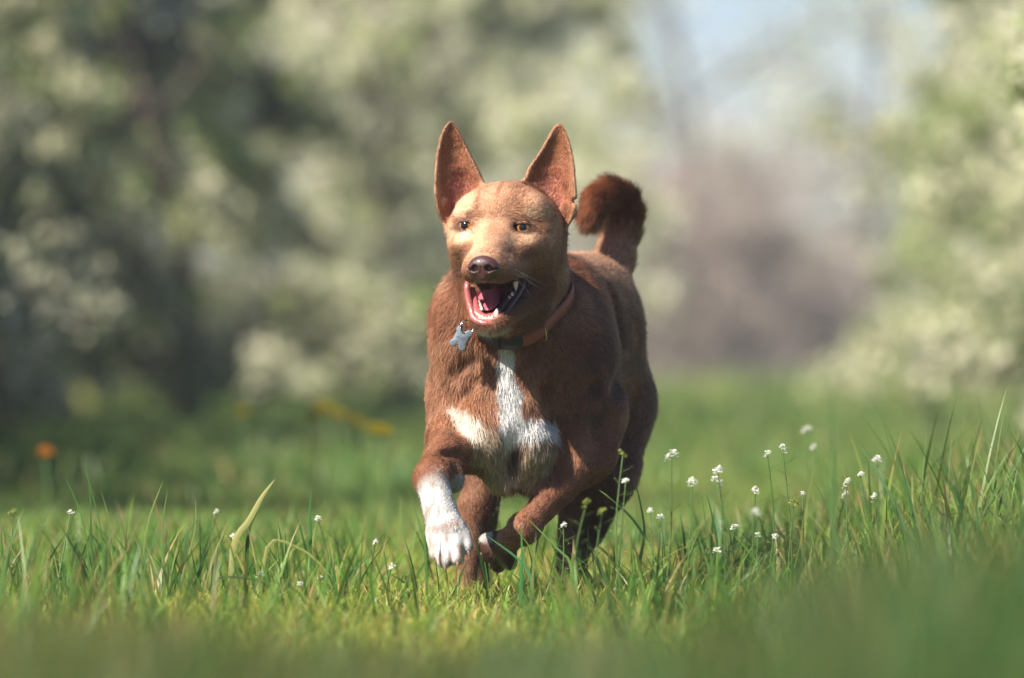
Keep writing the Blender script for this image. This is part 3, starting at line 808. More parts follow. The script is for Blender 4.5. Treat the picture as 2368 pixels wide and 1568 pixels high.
tooth(1101, 737, .090, (-.12, .15, 1), .0120, .0038, "canine_tooth", .2, "lower canine tooth"); tooth(1147, 733, .089, (.14, .15, 1), .0115, .0038, "canine_tooth", .2, "lower canine tooth in the sunlight beside the dark lip")
tooth(1193, 651, .066, (.0, .1, -1), .0115, .0030, "canine_tooth", .15, "upper canine tooth hanging at the mouth corner"); 
for i, (px, py) in enumerate([(1110, 739), (1117, 741), (1124, 742), (1131, 741), (1138, 739)]): tooth(px, py, .096, (0, .1, 1), .0060, .0023, "incisor_tooth")
for i in range(6):
    s = i / 5; tooth(1098 + 15 * s, 686 + 32 * s, .064 + .018 * s, (.1, .1, 1), .0066 - .0012 * s, .0029, "cheek_tooth")
for i in range(5):
    s = i / 4; tooth(1157 + 27 * s, 718 - 34 * s, .076 - .016 * s, (.1, .1, 1), .0050, .0024, "cheek_tooth")

# claws of the raised paw and of the trailing one
clawm = simple_mat("claw_horn", (.20, .12, .08), .35, noise=(300, .3, .3))
def claw(a, d, L=.009, r=.0022):
    s = np.linspace(0, 1, 7); d = nrm(np.array(d, float)); path = np.array(a) + np.outer(s * L, d) + np.outer(-.25 * L * s * s, [0, -1, 0.4])
    v, q, t = tube_np(path, r * np.array([1, 1, .9, .75, .55, .32, .08]), 8); mesh_np("claw", v, quads=q, tris=t, mat=clawm, parent=dog)
for a, d in ((W(1010, 1291, -.086), (.05, -.5, -.9)), (W(1029, 1308, -.100), (.05, -.4, -.9)), (W(1058, 1301, -.100), (.1, -.4, -.9)), (W(1082, 1275, -.086), (.3, -.4, -.8)),
             (W(1121, 1251, .124), (-1, -.1, -.2)), (W(1123, 1289, .14), (-.8, -.1, -.6)), (W(1151, 1315, .142), (-.1, -.1, -1))): claw(a, d)

# collar
def band(t0, t1, w, off, th, n=60, k=1.0):
    ts = np.linspace(t0, t1, n); V, Q = [], []
    for t in ts:
        r = np.interp(t % (2 * math.pi), np.append(TH, 2 * math.pi), np.append(CRAD, CRAD[0]))
        o = off(t) if callable(off) else off
        d = CE1 * math.cos(t) + CE2 * math.sin(t)
        for (h, rr) in ((-w, 0), (-w * .92, th), (0, th * 1.12), (w * .92, th), (w, 0), (w * .92, -th * .3), (-w * .92, -th * .3)):
            V.append(CC + d * (r + o + rr) + CN * h)
    m = 7
    for i in range(n - 1):
        for j in range(m): Q.append((i * m + j, i * m + (j + 1) % m, (i + 1) * m + (j + 1) % m, (i + 1) * m + j))
    caps = [(0, j, j + 1) for j in range(1, m - 1)] + [((n - 1) * m, (n - 1) * m + j + 1, (n - 1) * m + j) for j in range(1, m - 1)]
    return np.array(V), Q, caps
leather = simple_mat("collar_leather", (.24, .062, .034), .55, noise=(250, .35, .5))
plastic = simple_mat("buckle_plastic", (.010, .009, .010), .5)
steel = simple_mat("ring_steel", (.75, .74, .72), .18, 1.0)
tagm = simple_mat("tag_metal", (.085, .105, .135), .55, .1, noise=(180, .2, .15))
offc = lambda t: .0035 if (t % (2 * math.pi) < 2.0 or t % (2 * math.pi) > 5.8) else .0035 - .024 * min(1, (min(abs((t % (2 * math.pi)) - 2.0), abs(5.8 - (t % (2 * math.pi)))) / .5))
v, q, t = band(0, 2 * math.pi, .0098, offc, .0022, 120)
collar = mesh_np("collar", v, quads=q, tris=t, mat=leather, parent=dog)
def tof(px):
    """ring angle where the collar's front passes the picture column px"""
    best = min(np.linspace(.2, 2.9, 200), key=lambda a: abs(((CC + (CE1 * math.cos(a) + CE2 * math.sin(a)) * np.interp(a, TH, CRAD))[0]) * PXM + 1184 - px))
    return best
t0, t1 = tof(1206), tof(1114)
v, q, t = band(t0, t1, .0112, .0050, .0038, 24); mesh_np("buckle", v, quads=q, tris=t, mat=plastic, parent=collar)
tm = tof(1152); v, q, t = band(tm - .03, tm + .03, .0120, .0070, .0036, 5); mesh_np("buckle_clasp", v, quads=q, tris=t, mat=plastic, parent=collar)
def ring(c, n, r, w, name, mat, par):
    n = nrm(np.array(n, float)); a = nrm(np.cross(n, [0, .3, 1])); b3 = np.cross(n, a); s = np.linspace(0, 2 * math.pi, 37)
    path = np.array(c) + r * (np.outer(np.cos(s), a) + np.outer(np.sin(s), b3)); v, q, t = tube_np(path, w, 8)
    return mesh_np(name, v, quads=q, tris=t, mat=mat, parent=par)
def on_ring(a, o=0.0, h=0.0):
    return CC + (CE1 * math.cos(a) + CE2 * math.sin(a)) * (np.interp(a, TH, CRAD) + o) + CN * h
print("collar at 1114", on_ring(t1), "at 1245", on_ring(tof(1245)))
rl = on_ring(tof(1250), .008); ring(rl, (.95, .3, .2), .0105, .0010, "loop_ring", simple_mat("brass", (.55, .38, .16), .3, 1.0), collar)
YT = on_ring(t1)[1] - .020
rc = W(1080, 757, YT); ring(rc, (.25, -1, .1), .0085, .0010, "key_ring", steel, collar)
# bone-shaped tag
def bone():
    L2, wv, rl_ = .0096, .0092, .0046
    pts = []
    for a in np.linspace(0, 2 * math.pi, 120, endpoint=False):
        d = np.array([math.cos(a), math.sin(a)]); best = 0
        for r in np.linspace(0, .02, 160):
            p = d * r
            ins = (abs(p[0]) < wv and abs(p[1]) < L2) or any((p[0] - sx * .0064) ** 2 + (p[1] - sy * L2) ** 2 < rl_ ** 2 for sx in (-1, 1) for sy in (-1, 1))
            if ins: best = r
        pts.append(d * best)
    return np.array(pts)
bp_ = bone(); tc_ = W(1066, 782, YT - .001); rot = math.radians(-27)
ax = np.array([math.cos(rot), -.15, math.sin(rot)]); az = np.array([-math.sin(rot), .05, math.cos(rot)]); ax = nrm(ax); az = nrm(az - ax * (az @ ax)); ay = nrm(np.cross(ax, az))
if ay[1] > 0: ay = -ay
fr = [tc_ + ax * x + az * z + ay * .0006 for x, z in bp_]; fi = [tc_ + ax * x * .93 + az * z * .93 + ay * .0010 for x, z in bp_]; bk = [tc_ + ax * x + az * z - ay * .0008 for x, z in bp_]
n = len(bp_); V = np.array(fi + fr + bk + [tc_ + ay * .0010, tc_ - ay * .0008]); Q = []; T = []
for j in range(n):
    k = (j + 1) % n; Q += [(j, k, n + k, n + j), (n + j, n + k, 2 * n + k, 2 * n + j)]; T += [(3 * n, k, j), (3 * n + 1, 2 * n + j, 2 * n + k)]
tg = mesh_np("name_tag", V, quads=Q, tris=T, mat=tagm, parent=collar, smooth=False)
tg["label"] = "grey metal bone-shaped name tag"
eng = simple_mat("engraving", (.05, .055, .065), .6)
strokes = [((-.0050, -.0012), (-.0050, .0022)), ((-.0050, .0022), (-.0032, -.0012)), ((-.0032, -.0012), (-.0030, .0024)), ((-.0014, -.0010), (-.0014, .0024)), ((.0002, -.0010), (.0012, .0024)), ((.0012, .0024), (.0022, -.0010)), ((.0036, -.0008), (.0036, .0022)), ((.0036, .0022), (.0050, .0018))]
pr = [tube_np([tc_ + ax * a[0] + az * (a[1] - .001) + ay * .00105, tc_ + ax * b_[0] + az * (b_[1] - .001) + ay * .00105], .00022, 5) for a, b_ in strokes]
v, q, t = join_np(pr); mesh_np("engraving", v, quads=q, tris=t, mat=eng, parent=collar)
# ------------------------------------------------------------------ the meadow
def ground_h(x, y):
    return .010 * np.sin(x * 2.1 + .7) * np.sin(y * 1.3) + .008 * np.sin(y * .9 + x * .6) + .0042 * np.clip(y - 8, 0, 85)
def ground_material():
    m, nt, b = new_mat("meadow_ground")
    tc = nt.nodes.new("ShaderNodeTexCoord")
    n1 = nt.nodes.new("ShaderNodeTexNoise"); n1.inputs["Scale"].default_value = .35; n1.inputs["Detail"].default_value = 5
    n2 = nt.nodes.new("ShaderNodeTexNoise"); n2.inputs["Scale"].default_value = 28; n2.inputs["Detail"].default_value = 6
    r1 = nt.nodes.new("ShaderNodeValToRGB"); r2 = nt.nodes.new("ShaderNodeValToRGB")
    r1.color_ramp.elements[0].position = .35; r1.color_ramp.elements[0].color = (.060, .110, .022, 1)
    r1.color_ramp.elements[1].position = .70; r1.color_ramp.elements[1].color = (.16, .19, .050, 1)
    r2.color_ramp.elements[0].color = (.35, .35, .35, 1); r2.color_ramp.elements[1].color = (1.2, 1.1, 1, 1)
    mx = nt.nodes.new("ShaderNodeMixRGB"); mx.blend_type = 'MULTIPLY'; mx.inputs[0].default_value = 1
    for n in (n1, n2): nt.links.new(tc.outputs["Object"], n.inputs[0])
    nt.links.new(n1.outputs[0], r1.inputs[0]); nt.links.new(n2.outputs[0], r2.inputs[0])
    nt.links.new(r1.outputs[0], mx.inputs[1]); nt.links.new(r2.outputs[0], mx.inputs[2]); nt.links.new(mx.outputs[0], b.inputs["Base Color"])
    b.inputs["Roughness"].default_value = .9; b.inputs["Specular IOR Level"].default_value = .2
    return m
xs = np.concatenate([np.linspace(-60, -8, 10), np.linspace(-7.5, 7.5, 61), np.linspace(8, 60, 10)]); ys = np.concatenate([np.linspace(-11, -8, 3), np.linspace(-7.5, 12, 79), np.linspace(13, 112, 40)])
gxx, gyy = np.meshgrid(xs, ys, indexing='ij'); gzz = ground_h(gxx, gyy) - .003
gi = lambda i, j: i * len(ys) + j
gq = [(gi(i, j), gi(i + 1, j), gi(i + 1, j + 1), gi(i, j + 1)) for i in range(len(xs) - 1) for j in range(len(ys) - 1)]
tag(mesh_np("ground", np.stack([gxx.ravel(), gyy.ravel(), gzz.ravel()], 1), quads=gq, mat=ground_material()), kind="structure")

def leaf_material(name, trans=.35, rough=.5, attr="blade_colour"):
    m, nt, b = new_mat(name)
    at = nt.nodes.new("ShaderNodeAttribute"); at.attribute_name = attr
    nt.links.new(at.outputs["Color"], b.inputs["Base Color"]); b.inputs["Roughness"].default_value = rough
    b.inputs["Specular IOR Level"].default_value = .35
    tr = nt.nodes.new("ShaderNodeBsdfTranslucent"); nt.links.new(at.outputs["Color"], tr.inputs[0])
    mx = nt.nodes.new("ShaderNodeMixShader"); mx.inputs[0].default_value = trans
    out = nt.nodes["Material Output"]
    nt.links.new(b.outputs[0], mx.inputs[1]); nt.links.new(tr.outputs[0], mx.inputs[2]); nt.links.new(mx.outputs[0], out.inputs[0])
    return m
GRASSM = leaf_material("grass_blade", .42, .42)

def blades(rng, x, y, h, w, lean, colr, seg=4, curl=1.0, zoff=0.0, up0=None):
    """ribbons: x, y roots; h length; w width; lean tip lean"""
    n = len(x)
    ph = rng.random(n) * 2 * math.pi
    face = rng.random(n) * 2 * math.pi
    s = np.linspace(0, 1, seg + 1)
    z0 = ground_h(x, y) - .004 + zoff
    d = np.stack([np.cos(ph), np.sin(ph)], 1)
    L = np.clip(lean, 0, 1.5)[:, None]
    out = s[None] ** 1.7 * np.sin(L) * h[:, None] * curl
    up = (s[None] - .5 * (1 - np.cos(L)) * s[None] ** 2.2) * h[:, None]
    cx = x[:, None] + d[:, :1] * out; cy = y[:, None] + d[:, 1:] * out; cz = z0[:, None] + up
    wd = w[:, None] * (1 - s[None] ** 2.2) * (.55 + .45 * np.minimum(s[None] * 4, 1))
    sx, sy = np.cos(face)[:, None] * wd / 2, np.sin(face)[:, None] * wd / 2
    Lf = np.stack([cx - sx, cy - sy, cz], -1); Rt = np.stack([cx + sx, cy + sy, cz + 0 * sx], -1)
    V = np.stack([Lf[:, :-1], Rt[:, :-1]], 2).reshape(n, -1, 3)            # 2*seg verts
    V = np.concatenate([V, ((Lf[:, -1:] + Rt[:, -1:]) / 2)], 1)             # + tip
    k = 2 * seg + 1; base = (np.arange(n) * k)[:, None]
    Q = np.concatenate([base + np.array([2 * i, 2 * i + 1, 2 * i + 3, 2 * i + 2]) for i in range(seg - 1)], 0)
    T = base + np.array([2 * seg - 2, 2 * seg - 1, 2 * seg])
    sc = np.concatenate([np.repeat(s[:-1], 2), [1]])
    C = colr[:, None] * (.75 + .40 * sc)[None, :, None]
    dry = (rng.random(n) < .22)[:, None, None] * (sc[None, :, None] > .7)
    C = np.where(dry, np.array([.30, .22, .08]), C)
    return V.reshape(-1, 3), Q, T, C.reshape(-1, 3)

def scatter(rng, n, y0, y1, xa=.62, extra=.35, power=1.0):
    """roots spread over the wedge of meadow the lens can see"""
    d0, d1 = CAM_D + y0, CAM_D + y1
    u = rng.random(n); dd = (d0 ** (1 + power) + u * (d1 ** (1 + power) - d0 ** (1 + power))) ** (1 / (1 + power))
    hw = xa * dd / CAM_D + extra
    return (rng.random(n) * 2 - 1) * hw, dd - CAM_D
GREENS = np.array([[.090, .190, .030], [.060, .150, .028], [.130, .220, .045], [.180, .230, .060], [.045, .125, .035], [.10, .17, .05]])
def gcol(rng, n, x, y, warm=0.0, gain=1.0):
    c = GREENS[rng.integers(0, len(GREENS), n)] * (.75 + .5 * rng.random((n, 1)))
    p = vnoise(np.stack([x, y, 0 * x], 1), 1.3, 40)[:, None]
    c = c * (1 + .25 * p) + np.array([.05, .02, -.004]) * np.clip(p + warm, 0, 1)
    dry = rng.random(n) < .07
    c[dry] = np.array([.34, .25, .11]) * (.7 + .5 * rng.random((dry.sum(), 1)))
    return np.clip(c * gain, .004, .8)
def right_tall(x, y):          # taller, greener grass on the right
    return sstep(.15, .55, x / (1 + y / CAM_D) * 1.0)
rg = np.random.default_rng(3)
parts = []
def field(n, y0, y1, hfun, wmul=1.0, seg=4, power=1.0, extra=.35, keep=None, warm=0.0, leanm=.55, gain=1.0):
    x, y = scatter(rg, n, y0, y1, extra=extra, power=power)
    if keep is not None:
        k = keep(x, y) > rg.random(n); x, y = x[k], y[k]
    n = len(x); h = hfun(x, y) * (.5 + .75 * rg.random(n)); w = (.0016 + .0026 * rg.random(n) ** 1.8) * wmul
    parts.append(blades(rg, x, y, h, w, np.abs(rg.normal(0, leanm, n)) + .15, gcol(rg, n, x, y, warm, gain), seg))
dist = lambda x, y, cx, cy: np.hypot(x - cx, y - cy)
# short turf round the dog
field(80000, -2.0, 1.6, lambda x, y: .036 + .020 * vnoise(np.stack([x, y, x * 0], 1), 2.2, 41), 1.0, warm=.75, leanm=.9, gain=np.array([2.05, 1.8, 1.4]))
field(26000, 1.6, 6.0, lambda x, y: .065 + .03 * vnoise(np.stack([x, y, x * 0], 1), 1.2, 42), 1.6, 3, warm=.4, gain=1.35)
field(26000, 6.0, 22.0, lambda x, y: .10 + .04 * vnoise(np.stack([x, y, x * 0], 1), .5, 43), 4.0, 3, extra=1.0, gain=1.2)
field(9000, 22.0, 60.0, lambda x, y: .14 + 0 * x, 9.0, 2, extra=2.0, warm=.7, gain=1.9)
field(16000, -2.0, 1.4, lambda x, y: .030 + 0 * x, 3.2, 3, warm=.6, leanm=1.1, gain=1.6)      # broad weed leaves in the turf
field(5000, -2.0, 1.6, lambda x, y: .055 + 0 * x, .7, 3, leanm=.9, gain=np.array([2.6, 1.5, 1.6]))   # dry straw
# taller blades: thick on the right, a loose tuft line on the left
field(15000, -1.2, 1.6, lambda x, y: .10 + .09 * sstep(.35, .75, x), 1.5, 5, gain=np.array([.95, 1.08, .75]), keep=lambda x, y: .22 * (np.abs(x) > .2) + .08 + .3 * ((x > .02) & (x < .4) & (y < .25)) + .78 * sstep(.25, .55, x), leanm=.40)
field(4200, -1.4, .8, lambda x, y: .12 + .11 * sstep(.3, .6, x), 2.0, 6, keep=lambda x, y: .9 * sstep(.38, .62, x) + .30 * (1 - sstep(-.50, -.28, x)) + .012, leanm=.30)
def fore_h(x, y):
    d = y + CAM_D; px = 1184 + x * PXM * CAM_D / d                      # the rise of the near ground cover to either side
    c = .0430 - .0070 * (1 - sstep(250, 850, px)) - .0215 * sstep(1420, 2200, px)
    return np.maximum(.3 - c * d, .035) * .86
# near the lens: tall, out of focus
field(12000, -5.4, -1.7, fore_h, 1.4, 5, extra=.15, leanm=.4, power=.8, gain=np.array([.50, .58, .46]), keep=lambda x, y: (x < .12 * (y + CAM_D) / 5) * 1.0)
field(12000, -5.4, -1.7, fore_h, 1.4, 5, extra=.15, leanm=.4, power=.8, gain=np.array([.30, .52, .46]), keep=lambda x, y: (x > -.04 * (y + CAM_D) / 5) * 1.0)
def put_field(name, parts, mat, label):
    V, Q, T, C, o = [], [], [], [], 0
    for v, q, t, c in parts: V.append(v); Q.append(q + o); T.append(t + o); C.append(c); o += len(v)
    g = mesh_np(name, np.concatenate(V), quads=np.concatenate(Q), tris=np.concatenate(T), mat=mat, attrs={"blade_colour": ('FLOAT_COLOR', np.concatenate(C))}, smooth=False)
    return tag(g, label, "grass", kind="stuff")
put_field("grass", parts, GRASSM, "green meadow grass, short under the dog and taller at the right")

# broad blades that stand out on their own, built as single plants of grass
def big_blade(pts, w, colr):
    p = spline(pts, 14); n = len(p); s = np.linspace(0, 1, n)
    T = nrm(np.gradient(p, axis=0)); side = nrm(np.cross(T, [.2, 1, .1])); fold = np.cross(side, T)
    wd = (w * np.minimum(s * 3 + .4, 1) * (1 - s ** 3))[:, None]
    V = np.concatenate([np.stack([p[i] - side[i] * wd[i] + fold[i] * wd[i] * .35, p[i], p[i] + side[i] * wd[i] + fold[i] * wd[i] * .35]) for i in range(n)])
    Q = [(3 * i + j, 3 * i + j + 1, 3 * i + j + 4, 3 * i + j + 3) for i in range(n - 1) for j in range(2)]
    return V, Q, np.tile(np.array(colr), (len(V), 1)) * (.85 + .3 * np.repeat(s, 3))[:, None]
BIG = [  # (label, blades of the tuft)
 ("wide pale blade of grass leaning right, left of the dog", [([(540, 1262), (575, 1205), (605, 1150), (636, 1108)], .10, .0062, (.36, .36, .12)), ([(572, 1250), (585, 1200), (612, 1160)], .11, .0050, (.05, .10, .02))]),
 ("tall dark upright blades in the loose tuft at the left edge", [([(215, 1320), (210, 1230), (208, 1140), (196, 1040)], -.1, .0030, (.05, .13, .03)), ([(205, 1300), (190, 1200), (150, 1100)], -.1, .0028, (.08, .18, .04)), ([(240, 1330), (232, 1220), (190, 1060)], -.05, .0028, (.07, .16, .04)), ([(250, 1300), (255, 1220), (232, 1130)], -.1, .0028, (.12, .20, .05))]),
 ("curved tuft of blades between the left tuft and the wide pale blade", [([(330, 1300), (345, 1200), (378, 1110)], 0, .0035, (.16, .24, .06)), ([(380, 1330), (376, 1220), (388, 1130)], -.05, .0035, (.12, .18, .05)), ([(420, 1340), (450, 1230), (452, 1150)], 0, .0030, (.20, .22, .07)), ([(440, 1330), (428, 1250), (465, 1190)], -.15, .0045, (.06, .14, .04))]),
 ("arching blade of grass drooping to the right near the raised paw", [([(500, 1345), (540, 1335), (590, 1342), (660, 1365)], -.25, .0030, (.06, .10, .04)), ([(620, 1260), (690, 1268), (735, 1300), (770, 1340)], .02, .0042, (.30, .32, .10))]),
 ("upright bright blade standing by the raised white paw", [([(718, 1230), (716, 1190), (720, 1126)], .15, .0038, (.05, .17, .03)), ([(985, 1290), (975, 1230), (950, 1150)], -.12, .0030, (.08, .18, .04))]),
 ("long blade leaning left across the dog's hind leg", [([(1510, 1290), (1470, 1210), (1420, 1160), (1384, 1132)], .1, .0040, (.22, .34, .09)), ([(1480, 1300), (1490, 1220), (1466, 1100)], .2, .0045, (.16, .26, .06))]),
 ("bright green blades standing in front of the trailing foreleg", [([(1205, 1345), (1207, 1290), (1205, 1215)], -.12, .0048, (.05, .20, .05)), ([(1230, 1380), (1215, 1310), (1120, 1235)], -.1, .0036, (.08, .24, .10)), ([(1320, 1310), (1290, 1270), (1215, 1195)], -.1, .0036, (.14, .27, .07))]),
 ("dark upright blades among the white flowers right of the dog", [([(1660, 1330), (1656, 1240), (1634, 1140)], 0, .0044, (.03, .09, .03)), ([(1645, 1300), (1632, 1210), (1618, 1122)], 0, .0026, (.08, .16, .04)), ([(1668, 1290), (1700, 1270), (1732, 1222)], 0, .0030, (.03, .08, .02)), ([(1668, 1235), (1690, 1226), (1735, 1216)], .1, .0028, (.10, .22, .05))]),
 ("tall blurred blade rising highest behind the white flowers", [([(1925, 1300), (1930, 1150), (1926, 1030), (1920, 905)], -.9, .0050, (.07, .15, .04)), ([(1950, 1330), (1925, 1200), (1890, 1040), (1815, 925)], -.9, .0036, (.10, .20, .05))]),
 ("tuft of tall green blades at the right edge", [([(2230, 1330), (2225, 1180), (2190, 1030)], -.3, .0034, (.04, .13, .04)), ([(2270, 1330), (2258, 1180), (2212, 1006)], -.35, .0034, (.05, .15, .04)), ([(2130, 1300), (2100, 1150), (2058, 1000)], -.3, .0036, (.05, .14, .03)), ([(2365, 1330), (2360, 1150), (2350, 1010)], -.5, .0040, (.03, .10, .03)), ([(2150, 1180), (2180, 1190), (2225, 1185)], -.1, .0030, (.03, .07, .02))]),
]
for lab, bl in BIG:
    p0 = W(*bl[0][0][0], bl[0][1]); root = bpy.data.objects.new("grass_tuft", None); COL.objects.link(root); root.location = (p0[0], p0[1], 0)
    tag(root, lab, "grass tuft", "large blades and tufts of grass")
    for pts, y, w, colr in bl:
        P3 = [W(a, b2, y) for a, b2 in pts]; d0 = P3[0] - P3[1]
        if P3[0][2] > .03: P3.insert(0, np.array([P3[0][0] + d0[0] * .3, P3[0][1], -.005]))
        v, q, c = big_blade(P3, w * (.7 if w > .0055 else .5), colr)
        mesh_np("blade", v - np.array([p0[0], p0[1], 0]), quads=q, mat=GRASSM, parent=root, attrs={"blade_colour": ('FLOAT_COLOR', c)})
# ------------------------------------------------------------------ wild flowers in the meadow
stemm = simple_mat("flower_stem", (.10, .18, .05), .5); petalm = leaf_material("white_petal", .3, .5)
podm = leaf_material("seed_pod", .3, .5)
def flower_plant(px, py, y, size, kind, label, seed, lean=0.0):
    """a thin stem with a flat-topped head of tiny flowers and little pods below it"""
    r_ = np.random.default_rng(seed); top = W(px, py, y); top = np.array(top)
    foot = np.array([top[0] - lean + .01 * r_.normal(), top[1] + .02 * r_.normal(), 0.0]); foot[2] = float(ground_h(foot[0], foot[1])) - .004
    mid = (top + foot) / 2 + np.array([.006 * r_.normal() - lean * .15, .006 * r_.normal(), 0])
    st = spline([foot, mid, top], 16); v, q, t = tube_np(st, np.linspace(.0012, .0007, 16), 5)
    parts_ = [(v, q, t)]; pods = []
    hgt = top[2] - foot[2]; size *= .74 * (.78 + .5 * r_.random()); tilt = r_.normal(size=2) * .35; npod = int(np.clip(hgt / .009, 3, 14))
    for i in range(npod):
        s_ = .35 + .58 * i / npod; b = st[int(s_ * 15)]; a = i * 2.4 + r_.random(); L = .008 + .008 * r_.random()
        e = b + np.array([math.cos(a) * L, math.sin(a) * L, L * .45]); parts_.append(tube_np([b, (b + e) / 2 + [0, 0, -.0006], e], .00028, 4))
        wv = .0021 * (1.15 if i < npod / 2 else .7); n_ = np.array([-math.sin(a), math.cos(a), 0]); u_ = nrm(e - b)
        pods.append(np.array([e, e + u_ * wv * 1.6 + n_ * wv, e + u_ * wv * 1.3, e + u_ * wv * 1.6 - n_ * wv]))
    v, q, t = join_np(parts_); ns = len(v); o_ = ns
    for p_ in pods: q += [(o_, o_ + 1, o_ + 2, o_ + 3)]; o_ += 4
    cc = np.tile([.10, .18, .05], (ns, 1))
    if pods: v = np.vstack([v] + pods); cc = np.vstack([cc, np.array([[.38, .15, .07], [.24, .22, .07]])[r_.integers(0, 2, len(pods))].repeat(4, 0)])
    root = mesh_np("wildflower", v, quads=q, tris=t, mat=podm, attrs={"blade_colour": ('FLOAT_COLOR', cc)})
    tag(root, label, "wildflower", "wild flowers in the meadow")
    V, C = [], []; nf = int(24 * size ** .8); base = np.array([.86, .85, .78]) if kind == 'white' else np.array([.30, .34, .08])
    for i in range(nf):
        a = i * 2.39996; rr = .0058 * size * math.sqrt((i + .5) / nf); c = top + np.array([math.cos(a) * rr, math.sin(a) * rr, .0068 * size * (1 - (rr / (.0062 * size)) ** 2) - .002 + .0010 * r_.normal() + rr * (math.cos(a) * tilt[0] + math.sin(a) * tilt[1])])
        for k in range(4):
            b = k * math.pi / 2 + r_.random() * .6; d = nrm(np.array([math.cos(b), math.sin(b), .2 + 1.2 * r_.random()])); s2 = nrm(np.array([-math.sin(b), math.cos(b), 1.2 * r_.random() - .6])); l = .0026 * (.8 + .4 * r_.random())
            V.append(np.array([c, c + d * l * .6 + s2 * l * .42, c + d * l, c + d * l * .6 - s2 * l * .42])); C.append(np.tile(base * (.9 + .15 * r_.random()), (4, 1)))
        c2 = c + [0, 0, .0006]; V.append(np.array([c2 + [.0005, 0, 0], c2 + [0, .0005, 0], c2 - [.0005, 0, 0], c2 - [0, .0005, 0]])); C.append(np.tile([.45, .42, .10], (4, 1)))
    V = np.concatenate(V); mesh_np("blossom", V, quads=[(4 * i, 4 * i + 1, 4 * i + 2, 4 * i + 3) for i in range(len(V) // 4)], mat=petalm, parent=root, attrs={"blade_colour": ('FLOAT_COLOR', np.concatenate(C))}, smooth=False)
FL = [
 (1553, 1058, -.20, 1.5, "white flower standing alone nearest the dog's hind leg, highest of that spot"),
 (1600, 1118, -.22, 1.5, "blurred white flower on a bare stem just right of the lone one"),
 (1660, 1092, -.18, 1.3, "white flower behind the dark upright blades"),
 (1658, 1116, -.16, 1.3, "white flower just under another one behind the dark upright blades"),
 (1747, 1136, .10, 1.1, "sharp white flower right of the dark upright blades"),
 (1775, 1050, .15, 1.0, "smaller of two sharp tall white flowers side by side"),
 (1810, 1037, .15, 1.15, "larger of two sharp tall white flowers side by side"),
 (1866, 998, -.75, 1.3, "blurred white flower reaching highest of all in the meadow"),
 (1882, 1036, -.70, .9, "small blurred flower just below the highest one"),
 (2028, 1066, .35, 1.4, "round white flower at the edge of the tall green grass"),
 (1990, 1098, -.02, .9, "small sharp white flower left of the round one by the tall grass"),
 (1957, 1118, .05, .9, "small white flower above a blurred one in the right cluster"),
 (1954, 1145, .40, 1.2, "blurred cream flower below the small white one in the right cluster"),
 (2020, 1150, -.02, .8, "low white flower with brown pods beside the tall grass"),
 (1698, 1221, .02, .9, "sharp low white flower on a leaning stem"),
 (1752, 1238, .0, 1.0, "low white flower with a brown stalk among the blades"),
 (1792, 1242, .03, .9, "low white flower facing right beside the brown stalked one"),
 (1748, 1188, -.65, 1.1, "blurred pale flower head above the low white ones"),
 (1856, 1143, .12, .6, "tiny white flower over the yellowish weeds"),
 (1657, 1275, -.05, .9, "lowest white flower on the right, deep in the blades"),
 (1528, 1198, -.1, 1.0, "blurred white flower low beside the dog's hind leg"),
 (1503, 1182, -.15, .8, "small white petals beside the dog's hind leg"),
 (1447, 1114, -.2, .8, "white flower against the dog's thigh"),
 (1303, 1216, -.05, .9, "white flower in front of the dog's hind leg"),
 (1146, 1180, .3, 1.0, "white flower between the dog's forelegs"),
 (163, 1186, .0, 1.0, "sharp white flower beside the dark blades at the left edge"),
 (735, 1200, .25, 1.0, "white flower beside the upright bright blade left of the paw"),
 (600, 1330, -.08, 1.0, "low white flower behind the arching blade"),
 (740, 1337, -.05, .9, "low sharp white flower between the arching blade and the paw"),
 (695, 1352, -.05, .8, "lowest white flower left of the dog"),
 (905, 1312, -.05, .8, "low white flower nearest the raised paw"),
 (868, 1254, .15, .8, "pinkish white flower above the one nearest the raised paw"),
 (540, 1243, .12, .8, "white flower at the foot of the wide pale blade"),
 (500, 1185, .35, .7, "faint pinkish flower left of the wide pale blade"),
]
for i, (px, py, y, sz, lab) in enumerate(FL): flower_plant(px, py, y, sz, 'white', lab, 100 + i, lean=.006 * math.sin(i * 1.7))
FY = [(30, 1190, .3, 1.3, "yellowish flower head at the left edge"), (1440, 1052, -.25, .9, "greenish flower bud in front of the dog's thigh"), (1355, 1165, -.4, 1.3, "yellow green bud cluster in front of the dog's hind leg"),
      (1392, 1185, -.38, 1.0, "smaller yellow green buds right of the bud cluster by the hind leg"), (1835, 1165, .1, 1.6, "yellowish weed head among the white flowers")]
for i, (px, py, y, sz, lab) in enumerate(FY): flower_plant(px, py, y, sz, 'yellow', lab, 300 + i)

